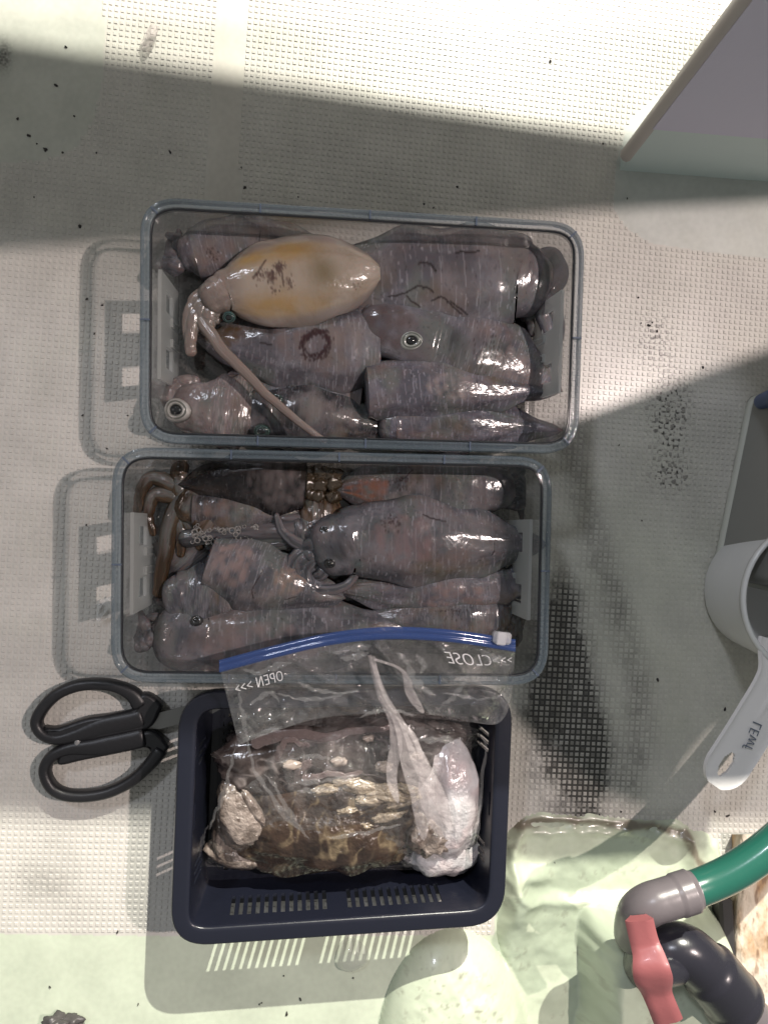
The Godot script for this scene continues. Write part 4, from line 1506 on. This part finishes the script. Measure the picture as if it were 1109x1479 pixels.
	for q in [[520, 1135, .054, .013], [548, 1142, .055, .012], [568, 1150, .056, .011], [500, 1128, .053, .008], [585, 1155, .054, .010], [535, 1155, .055, .009], [472, 1140, .053, .008], [560, 1178, .052, .010], [590, 1140, .056, .007], [528, 1190, .051, .008], [500, 1170, .053, .006]]:
		lump(ro, px(q[0], q[1], q[2] - .0045), Vector3(q[3] * 1.15, .0035, q[3] * .42), int(q[0]), .35, 16, 26, rng.randf_range(-.4, .4))
	tag(obj("roe", ro, bump(mat("roe", lin(.255, .205, .150), .25, .5), M.fine, .1, 24.0)), "cream coloured roe lying on the dark fish body", "roe")
	# fish heads left and right
	var pale := mat("fish head", Color.WHITE, .3, .7)
	pale.albedo_texture = tex_from(192, 128, func(u: float, v: float) -> Vector3:
		var n := nz.get_noise_2d(u * 240 + 900, v * 200)
		var f := nf.get_noise_2d(u * 120, v * 90 + 300)
		var c := Vector3(.075, .058, .048).lerp(Vector3(.26, .215, .19), clampf(.5 + n * 1.5 + f * .5, 0, 1))
		return c.lerp(Vector3(.05, .03, .02), clampf((f - .2) * 3.0, 0, .7)))
	pale.heightmap_enabled = true
	pale.heightmap_texture = M.skin_bump
	pale.heightmap_scale = .1
	pale.uv1_triplanar = true
	pale.uv1_world_triplanar = true
	pale.uv1_scale = Vector3.ONE * 16.0
	var hd := thing("severed_fish", "pale pink fish head in the left end of the bag", "fish head")
	var h1 := MD.new()
	for q in [[338, 1152, .032, .010, .013, .017, .2], [352, 1186, .030, .016, .016, .020, .5], [326, 1204, .026, .009, .011, .019, .05], [376, 1200, .030, .012, .012, .020, .75], [350, 1232, .022, .026, .012, .010, -.2], [402, 1238, .020, .028, .010, .008, -.1]]:
		lump(h1, px(q[0], q[1], q[2]), Vector3(q[3], q[4], q[5]), int(q[0]) + 11, .14, 26, 34, q[6])
	obj("skull", h1, pale, hd)
	var h2 := MD.new()
	for q in [[346, 1182, 1.1, .019, .012], [366, 1166, 1.0, .014, .004]]:
		lump(h2, px(q[0], q[1], .0465), Vector3(q[3], .0035, q[4]), int(q[0] + q[1]), .12, 16, 24, -q[2])
	obj("gill_plate", h2, pale, hd)
	var wh := mat("white belly", Color.WHITE, .24, .9)
	wh.albedo_texture = tex_from(160, 128, func(u: float, v: float) -> Vector3:
		var n := nz.get_noise_2d(u * 240 + 400, v * 200)
		var c := Vector3(.34, .34, .35).lerp(Vector3(.58, .56, .57), clampf(.55 + n * 1.4, 0, 1))
		return c.lerp(Vector3(.52, .42, .42), clampf(nf.get_noise_2d(u * 60, v * 50) * 1.6, 0, .8)))
	wh.heightmap_enabled = true
	wh.heightmap_texture = M.skin_bump
	wh.heightmap_scale = .08
	wh.uv1_triplanar = true
	wh.uv1_world_triplanar = true
	wh.uv1_scale = Vector3.ONE * 13.0
	var w1 := MD.new()
	lump(w1, px(646, 1145, .030), Vector3(.025, .025, .047), 95, .09, 40, 48, .08)
	lump(w1, px(640, 1225, .024), Vector3(.027, .017, .020), 96, .12, 26, 34, .1)
	lump(w1, px(668, 1170, .045), Vector3(.006, .006, .020), 97, .2, 16, 20, .12)
	tag(obj("fish_belly", w1, wh), "silvery white fish piece in the right end of the bag", "fish")
	var fr := MD.new()
	lump(fr, px(616, 1205, .042), Vector3(.015, .010, .014), 98, .35, 26, 34, .4)
	tag(obj("fish_fin", fr, pale), "torn brown fin between the dark body and the white piece", "fish fin")
	# strips of pinkish membrane
	var mm := film("membrane", lin(.20, .15, .145), .5, .16)
	bump(mm, M.fine, .06, 14.0)
	var mk := -1
	for q in [[[[370, 1075, .054], [420, 1058, .057], [480, 1062, .058], [560, 1048, .056]], .0055], [[[430, 1110, .056], [470, 1095, .058], [520, 1100, .058], [570, 1085, .056]], .004], [[[400, 1095, .055], [415, 1070, .058], [450, 1080, .057]], .0035], [[[440, 1122, .057], [500, 1118, .059], [560, 1112, .058]], .003]]:
		var g := []
		mk += 1
		for e in q[0]: g.append(px(e[0], e[1], e[2] - .0065))
		var m2 := MD.new()
		var cv := curve(g, 40)
		for k in cv.size(): cv[k] += Vector3(0, 0, .003 * nz.get_noise_2d(k * 7.0, q[1] * 90000))
		tube(m2, cv, q[1] * .8, q[1] * .35, 14, .3)
		tag(obj("membrane", m2, mm), ["longest pinkish membrane strip, just below the folded edge of the bag", "pinkish membrane strip above the cream roe", "short hooked membrane strip in the upper left of the bag", "lowest and thinnest membrane strip, over the roe"][mk], "membrane", "membrane strips in the bag")
	# pale lumps of fat
	for q in [[422, 1105, .058, .006, "leftmost pale lump of fat on the dark skin in the bag"], [490, 1100, .058, .005, "pale lump of fat on the dark skin, middle of the bag"], [532, 1066, .057, .004, "smallest lump of fat, nearest the fold of the bag"], [555, 1108, .058, .006, "pale lump of fat just left of the white pleat"], [600, 1092, .056, .005, "pale lump of fat hidden under the white pleat"]]:
		var m3 := MD.new()
		lump(m3, px(q[0], q[1], q[2] - .004), Vector3(q[3], .003, q[3] * .6), int(q[0]) + 7, .3, 12, 18)
		tag(obj("fat_lump", m3, mat("fat", lin(.30, .25, .22), .3, .5)), q[4], "fat", "fat lumps in the bag")

func scissors() -> void:
	var root := thing("scissors", "black handled scissors lying left of the navy basket", "scissors")
	# handles: rings given by outer outline centre lines
	for part in [
		["handle", [[206, 1022], [192, 1002], [160, 989], [118, 989], [84, 1002], [62, 1024], [54, 1044], [64, 1060], [84, 1066], [112, 1060], [150, 1048], [190, 1040], [212, 1034]], 7.5],
		["handle", [[214, 1062], [180, 1070], [140, 1077], [102, 1080], [76, 1092], [66, 1112], [74, 1134], [92, 1146], [122, 1149], [158, 1143], [192, 1126], [220, 1100], [236, 1078]], 7.5],
	]:
		var g := []
		for q in part[1]: g.append(px(q[0], q[1], 0.0095))
		var md := MD.new()
		var path := curve(g, 110)
		var first: bool = part[1][0][1] < 1040
		sweep(md, path, 18, func(s, th):
			var wide := 0.0042
			if first: wide = lerpf(0.0042, 0.0075, smoothstep(.62, .85, s)) + 0.002 * smoothstep(.16, .0, s)
			else: wide = lerpf(0.0075, 0.0042, smoothstep(.12, .36, s)) + 0.001 * smoothstep(.85, 1.0, s)
			var cap := sqrt(clampf(minf(s, 1 - s) / .012, 0.001, 1))
			var c := cos(th)
			var si := sin(th)
			return Vector2(signf(c) * pow(absf(c), .8) * wide, signf(si) * pow(absf(si), .8) * .0058) * cap)
		obj(part[0], md, M.black, root)
	# shanks
	var md := MD.new()
	var f := func(md: MD, a: Array, y0: float, th: float) -> void:
		var p := PackedVector3Array()
		for k in range(0, a.size(), 2): p.append(px(a[k], a[k + 1], y0))
		slab(md, p, Vector3(0, th, 0))
	pillow(md, [63, 1051, 83, 1052, 126, 1038, 177, 1031, 199, 1020, 199, 1006, 214, 1003, 233, 1017, 231, 1028, 216, 1052, 176, 1062, 112, 1074, 88, 1073, 70, 1067], .0045, .0095, .0022)
	pillow(md, [86, 1088, 121, 1076, 162, 1063, 178, 1066, 218, 1056, 243, 1077, 240, 1086, 220, 1112, 209, 1108, 217, 1090, 208, 1081, 167, 1090, 121, 1099, 84, 1106], .0036, .0095, .0022)
	obj("shank", md, M.black, root)
	md = MD.new()
	f.call(md, [218, 1030, 232, 1028, 300, 1012, 372, 984, 374, 992, 300, 1034, 232, 1052, 214, 1052], .006, .0018)
	obj("blade", md, M.steel, root)
	md = MD.new()
	f.call(md, [222, 1046, 236, 1050, 300, 1030, 366, 992, 362, 986, 300, 1012, 232, 1036, 222, 1040], .0038, .0018)
	obj("blade", md, M.steel, root)
	md = MD.new()
	lump(md, px(113, 1072, .012), Vector3(.0025, .003, .0045), 3, .05)
	obj("stop", md, mat("stop", lin(.2, .2, .2), .3), root)

func pillow(md: MD, a: Array, y0: float, th: float, bev: float) -> void:      # a flat piece with a rounded upper edge
	var g := []
	for k in range(0, a.size(), 2): g.append(px(a[k], a[k + 1], y0 + th))
	g.append(g[0])
	var l := curve(g, 90)
	l[89] = l[0]
	var ls := []
	for q in [[-.0004, 0.0], [0.0, .0006], [0.0, th - bev], [-bev * .3, th - bev * .3], [-bev, th]]: ls.append(offset_loop(l, q[0], y0 + q[1]))
	loft(md, ls, true)
	var f := PackedVector2Array()
	var top: PackedVector3Array = ls[4]
	for k in 89: f.append(Vector2(top[k].x, top[k].z))
	var ix := Geometry2D.triangulate_polygon(f)
	for k in range(0, ix.size(), 3): md.tri(top[ix[k]], top[ix[k + 1]], top[ix[k + 2]], top[ix[k]] - Vector3.UP)

func scoop() -> void:
	var root := thing("measuring_scoop", "white translucent plastic measuring scoop at the right edge, handle towards the viewer", "measuring scoop")
	var m := mat("scoop plastic", lin(.84, .84, .84), .34)
	m.albedo_color.a = 0.88
	m.transparency = BaseMaterial3D.TRANSPARENCY_ALPHA
	m.roughness = 0.25
	m.backlight_enabled = true
	m.backlight = Color(.45, .45, .45)
	bump(m, M.fine, .008, 10.0)
	var c := px(1093, 851)
	var hgt := 0.070
	var prof := [[0.0, .0015], [.030, .0015], [.0385, .002], [.041, .005], [.043, .03], [.0455, .062], [.0465, hgt - .002], [.0478, hgt], [.0496, hgt], [.0502, hgt - .002], [.0496, hgt - .005], [.0478, hgt - .006], [.0472, .06], [.0448, .03], [.0425, .004], [.040, .0006], [.030, .0004], [0.0, .0004]]
	var p := PackedVector3Array()
	for q in prof:
		for k in 49:
			var th := TAU * (k % 48) / 48
			p.append(c + Vector3(cos(th) * q[0] * 1.08, q[1], sin(th) * q[0] * 1.08))
	var md := MD.new()
	md.grid(prof.size(), 49, p, true)
	obj("cup", md, m, root)
	# handle: flat bar with raised edges and a hanging hole
	var hm := mat("scoop handle", lin(.80, .77, .77), .32)
	bump(hm, M.fine, .008, 10.0)
	var cl := []
	for q in [[1138, 930, .0665], [1122, 985, .066], [1092, 1038, .064], [1058, 1092, .062], [1030, 1134, .061]]: cl.append(px(q[0], q[1], q[2]))
	var nr := 121
	var nc := 41
	var path := curve(cl, nr)
	var hp := PackedVector3Array()
	var hmask := PackedByteArray()
	for r in nr:
		var t := (path[mini(r + 1, nr - 1)] - path[maxi(r - 1, 0)]).normalized()
		var s := t.cross(Vector3.UP).normalized()
		var end := clampf((r - (nr - 20)) / 19.0, 0, 1)
		var hw := 0.0166 * sqrt(maxf(1.0 - end * end * .9, 0)) + 0.006 * smoothstep(28, 0, r)
		for k in nc:
			var e := (k / float(nc - 1)) * 2 - 1
			hp.append(path[r] + s * e * hw + Vector3.UP * (0.0016 * pow(absf(e), 8.0) * (1 - end) + 0.0008 * exp(-pow(e / .1, 2)) * smoothstep(70, 40, r)))
	for r in nr - 1:
		for k in nc - 1:
			var a := (r - 101.5) / 10.5
			var b := (k - 21.5) / 5.0
			hmask.append(1 if a * a + b * b < 1 else 0)
	md = MD.new()
	shell(md, nr, nc, hp, .0024, hmask)
	obj("handle", md, hm, root)
	# worn writing on the handle
	var tm := TextMesh.new()
	var font := SystemFont.new()
	font.font_names = PackedStringArray(["Droid Sans"])
	tm.font = font
	tm.text = "LEwf"
	tm.font_size = 32
	tm.pixel_size = .00030
	tm.depth = 0.00006
	var o := MeshInstance3D.new()
	o.name = "writing"
	o.mesh = tm
	tm.material = mat("faded ink", lin(.12, .14, .19), .6)
	var d := (px(1078, 1098, .064) - px(1100, 1044, .064))
	o.transform = Transform3D(Basis(d.normalized(), Vector3.UP.cross(d.normalized()) * -1.0, Vector3.UP).orthonormalized(), px(1086, 1062, .0656) + Vector3(0, .0006, 0))
	root.add_child(o)

func valve() -> void:
	# green hose into a grey elbow
	var hz := 0.10
	var md := MD.new()
	var hs := []
	for q in [[978, 1292, hz], [1020, 1278, hz], [1068, 1254, hz + .002], [1120, 1216, hz + .004], [1190, 1150, hz + .006], [1280, 1050, hz + .01], [1400, 900, hz + .01]]: hs.append(px(q[0], q[1], q[2]))
	sweep(md, curve(hs, 80), 32, func(s, th): return Vector2(cos(th), sin(th)) * .0113)
	var hmm := bump(mat("green hose", lin(.014, .100, .072), .24, .5), M.fine, .012, 8.0)
	var hose := obj("hose", md, hmm)
	tag(hose, "glossy green hose pushed into the grey pipe elbow", "hose")
	var root := thing("ball_valve", "ball valve of dark and grey pipe with a red lever, lower right corner", "valve")
	md = MD.new()
	var ep := []
	for q in [[1004, 1285, hz], [985, 1291, hz], [960, 1299, hz], [938, 1306, hz - .001], [922, 1318, hz - .006], [916, 1336, hz - .018], [914, 1350, hz - .034]]: ep.append(px(q[0], q[1], q[2]))
	sweep(md, curve(ep, 60), 36, func(s, th):
		var r := (.0128 if s > .02 else .0118) + (.0007 if s > .02 and s < .16 else 0.0)
		return Vector2(cos(th), sin(th)) * r)
	obj("elbow", md, M.grey_pipe, root)
	# dark body: curved pipe
	md = MD.new()
	var bp := []
	for q in [[934, 1400, .058], [952, 1376, .076], [984, 1372, .082], [1014, 1394, .082], [1042, 1424, .078], [1060, 1448, .074]]: bp.append(px(q[0], q[1], q[2]))
	sweep(md, curve(bp, 60), 36, func(s, th):
		var r := .0172 + .0026 * smoothstep(.6, .66, s) + .0012 * smoothstep(.9, .94, s)
		r *= sqrt(clampf(minf(s, 1.02 - s) / .03, 0.01, 1))
		return Vector2(cos(th), sin(th)) * r)
	obj("valve_body", md, M.dark_pipe, root)
	md = MD.new()
	tube(md, curve([px(975, 1400, .090), px(955, 1404, .098), px(938, 1408, .104)], 12), .0095, .0095, 24)
	obj("stem", md, M.dark_pipe, root)
	md = MD.new()
	var rg := []
	for k in 25:
		var th := TAU * k / 24.0
		rg.append(px(950, 1392, .100) + Vector3(cos(th) * .004 , sin(th) * .0125, sin(th) * -.002 + cos(th) * .0115))
	tube(md, PackedVector3Array(rg), .0007, .0007, 8)
	obj("ring", md, mat("ring", lin(.6, .57, .5), .3), root)
	md = MD.new()
	tube(md, curve([px(1050, 1436, .075), px(1090, 1476, .072), px(1150, 1540, .068)], 20), .0140, .0140, 32)
	obj("pipe", md, M.grey_pipe, root)
	# red lever: a waved bar
	md = MD.new()
	var lv := []
	for q in [[922, 1326, .112], [927, 1348, .112], [932, 1366, .113], [937, 1382, .1165], [940, 1398, .119], [943, 1414, .117], [948, 1432, .113], [956, 1452, .112], [964, 1472, .110]]: lv.append(px(q[0], q[1], q[2]))
	var nr := 50
	var path := curve(lv, nr)
	var hp := PackedVector3Array()
	for r in nr:
		var s := r / float(nr - 1)
		var t := (path[mini(r + 1, nr - 1)] - path[maxi(r - 1, 0)]).normalized()
		var sd := t.cross(Vector3(-.35, 1, 0).normalized()).normalized()
		var hw := .0066 + .0036 * exp(-pow((s - .48) / .16, 2)) + .0006 * smoothstep(.6, 1., s)
		var nrm := sd.cross(t)
		for k in 13:
			var e := k / 12.0 * 2 - 1
			hp.append(path[r] + sd * e * hw - nrm * .0012 * pow(absf(e), 6.0))
	shell(md, nr, 13, hp, .0068)
	var red := bump(mat("red plastic", lin(.27, .088, .092), .40, .1), M.fine, .02, 9.0)
	var lev := obj("lever", md, red, root)
	md = MD.new()
	tube(md, curve([px(934, 1402, .092), px(938, 1399, .1085)], 6), .0098, .0088, 24)
	obj("hub", md, red, lev)
	# rough rust-stained board and the dark strip beside it
	md = MD.new()
	var rows := 60
	var cols := 34
	var p := PackedVector3Array()
	for r in rows:
		for k in cols:
			var u := k / float(cols - 1)
			var v := r / float(rows - 1)
			var edge := 1050.0 + (v - .3) * -22.0 + 2.5 * nz.get_noise_2d(v * 300, 4)
			var q := px(lerpf(edge, 1300, u), lerpf(1205, 1700, v), .018 * smoothstep(0, .05, u) + .0018 * nf.get_noise_2d(u * 90, v * 220) + .0022 * nz.get_noise_2d(u * 120, v * 300))
			p.append(q)
	md.grid(rows, cols, p)
	var bm := mat("stained board", Color.WHITE, .7)
	bm.albedo_texture = tex_from(192, 256, func(u: float, v: float) -> Vector3:
		var n := nz.get_noise_2d(u * 300 + 50, v * 400)
		var f := nf.get_noise_2d(u * 200, v * 260)
		var c := Vector3(.62, .54, .44).lerp(Vector3(.42, .27, .15), clampf(n * 1.6 + .1 + f * .8, 0, 1))
		return c.lerp(Vector3(.20, .13, .09), clampf((f - .25) * 4, 0, .7)))
	bump(bm, M.fine, .2, 12.0, false)
	tag(obj("stained_board", md, bm), "rough cream board with rust stains in the lower right corner", "board")
	md = MD.new()
	cbox(md, Transform3D(Basis(Vector3.UP, .06), px(1034, 1335, .0) + Vector3(0, .009, 0)), Vector3(.011, .018, .055), .002)
	tag(obj("rubber_strip", md, mat("rubber", lin(.035, .034, .034), .5)), "dark rubber strip standing beside the rust-stained board", "strip")

func small() -> void:
	# cooler box at the right edge
	var root := thing("cooler_box", "grey cooler box with a pale foot and blue corner at the right edge", "cooler box")
	var h := 0.13
	var a := px(1078, 566)
	var b := px(1030, 800)
	var dn := (b - a).normalized()
	var rt := Vector3(-dn.z, 0, dn.x) * -1.0
	if rt.x < 0: rt = -rt
	var foot := [a, a + rt * .2, b + dn * .02 + rt * .2, b + dn * .02]
	var loop := round_poly(foot, .012, [10, 20, 10, 20], 8)
	var md := MD.new()
	loft(md, [offset_loop(loop, -.004, 0), offset_loop(loop, -.0012, .0006), offset_loop(loop, -.0008, .002), offset_loop(loop, -.0016, .0045), offset_loop(loop, -.004, .005)], true)
	obj("foot", md, mat("pale foot", lin(.46, .47, .42), .35), root)
	md = MD.new()
	var cen := Vector3.ZERO
	for q in loop: cen += q / loop.size()
	var ls := [offset_loop(loop, -.0042, .002), offset_loop(loop, -.0030, .08), offset_loop(loop, -.002, h - .004), offset_loop(loop, -.005, h)]
	var lid := PackedVector3Array()
	for q in loop: lid.append(Vector3(cen.x, h, cen.z))
	ls.append(lid)
	loft(md, ls, true)
	obj("side", md, bump(mat("grey side", lin(.25, .25, .235), .4), M.fine, .012, 5.0), root)
	md = MD.new()
	tube(md, curve([px(1100, 580, .018), px(1118, 572, .05), px(1145, 560, .1)], 16), .006, .006, 16)
	obj("corner_guard", md, mat("blue plastic", lin(.02, .055, .18), .35), root)
	# clear scrap of film on the upper deck
	md = MD.new()
	var p := PackedVector3Array()
	for r in 24:
		var v := r / 23.0
		for k in 12:
			var u := k / 11.0
			var c := Vector2(lerpf(224, 208, v) + (u - .5) * lerpf(12, 17, sin(v * 2.5)), lerpf(36, 74, v) + (u - .5) * 4)
			p.append(px(c.x, c.y, .0012 + .004 * sin(PI * u) + .0025 * sin(PI * v) + .002 * nz.get_noise_2d(u * 150, v * 200)))
	md.grid(24, 12, p)
	tag(obj("clear_wrapper", md, film("clear scrap", lin(.42, .36, .36), .42, .10)), "curled scrap of clear film on the bright upper deck", "wrapper")
	# crumpled clear scrap by the lower box
	md = MD.new()
	p = PackedVector3Array()
	for r in 14:
		for k in 14:
			var u := k / 13.0
			var v := r / 13.0
			p.append(px(140 + 24 * u, 868 + 30 * v - 8 * u, .001 + .012 * absf(nf.get_noise_2d(u * 30, v * 30)) + .004 * u))
	md.grid(14, 14, p)
	tag(obj("plastic_scrap", md, film("white scrap", lin(.7, .7, .68), .45, .15)), "crumpled whitish plastic scrap by the lower box's left wall", "plastic scrap")
	# clear cap on the lower deck, below the basket
	md = MD.new()
	var cp := px(508, 1378)
	for prof in [[[.0, .0095], [.006, .0088], [.0098, .006], [.0115, .002], [.012, .0005]]]:
		p = PackedVector3Array()
		for q in prof:
			for k in 33:
				var th := TAU * (k % 32) / 32
				var rr: float = q[0] * (1.0 + .08 * sin(th * 3 + 1))
				p.append(cp + Vector3(cos(th) * rr, q[1], sin(th) * rr))
		md.grid(prof.size(), 33, p, true, true)
	tag(obj("bottle_stopper", md, film("clear cap", lin(.5, .5, .48), .22, .05)), "small clear plastic cap on the deck below the navy basket", "cap")
	# dark fitting at the lower left edge
	md = MD.new()
	lump(md, px(82, 1482, .006), Vector3(.010, .008, .008), 41, .3, 20, 26)
	lump(md, px(104, 1476, .004), Vector3(.008, .005, .005), 42, .3, 16, 22)
	tag(obj("dark_fitting", md, mat("dark fitting", lin(.06, .055, .055), .4)), "dark lumpy fitting at the lower left edge of the deck", "fitting")
	specks([[81, 123, 4], [26, 172, 3], [42, 196, 4.5], [54, 208, 2], [66, 216, 5], [91, 221, 3], [140, 221, 2], [246, 220, 3.5], [96, 68, 2.5], [108, 168, 2], [50, 285, 2], [116, 327, 4], [354, 271, 4], [349, 242, 2], [431, 285, 2], [794, 89, 4], [660, 270, 3], [612, 295, 3], [870, 208, 2.5], [626, 300, 2], [696, 157, 1.5], [905, 287, 2], [921, 430, 2.5], [936, 470, 4], [948, 478, 3.5], [925, 467, 2], [941, 466, 2], [1014, 531, 3.5], [1066, 678, 2], [893, 643, 2], [926, 752, 2], [847, 950, 2.5], [850, 986, 3], [949, 982, 4], [1046, 1024, 4], [1050, 1178, 4], [1032, 1172, 3], [896, 1172, 3], [865, 1176, 2], [800, 1245, 3], [875, 1230, 2], [880, 1233, 2], [764, 1300, 2.5], [772, 1315, 2], [170, 1346, 3], [200, 1450, 2], [73, 1425, 2], [410, 1409, 2], [434, 1443, 3], [375, 1450, 2], [510, 1412, 2], [414, 1464, 4], [378, 1448, 1.5], [824, 1438, 4], [137, 482, 2], [126, 432, 3], [148, 441, 2.5], [120, 600, 2], [185, 600, 2], [155, 648, 2], [125, 758, 2]])
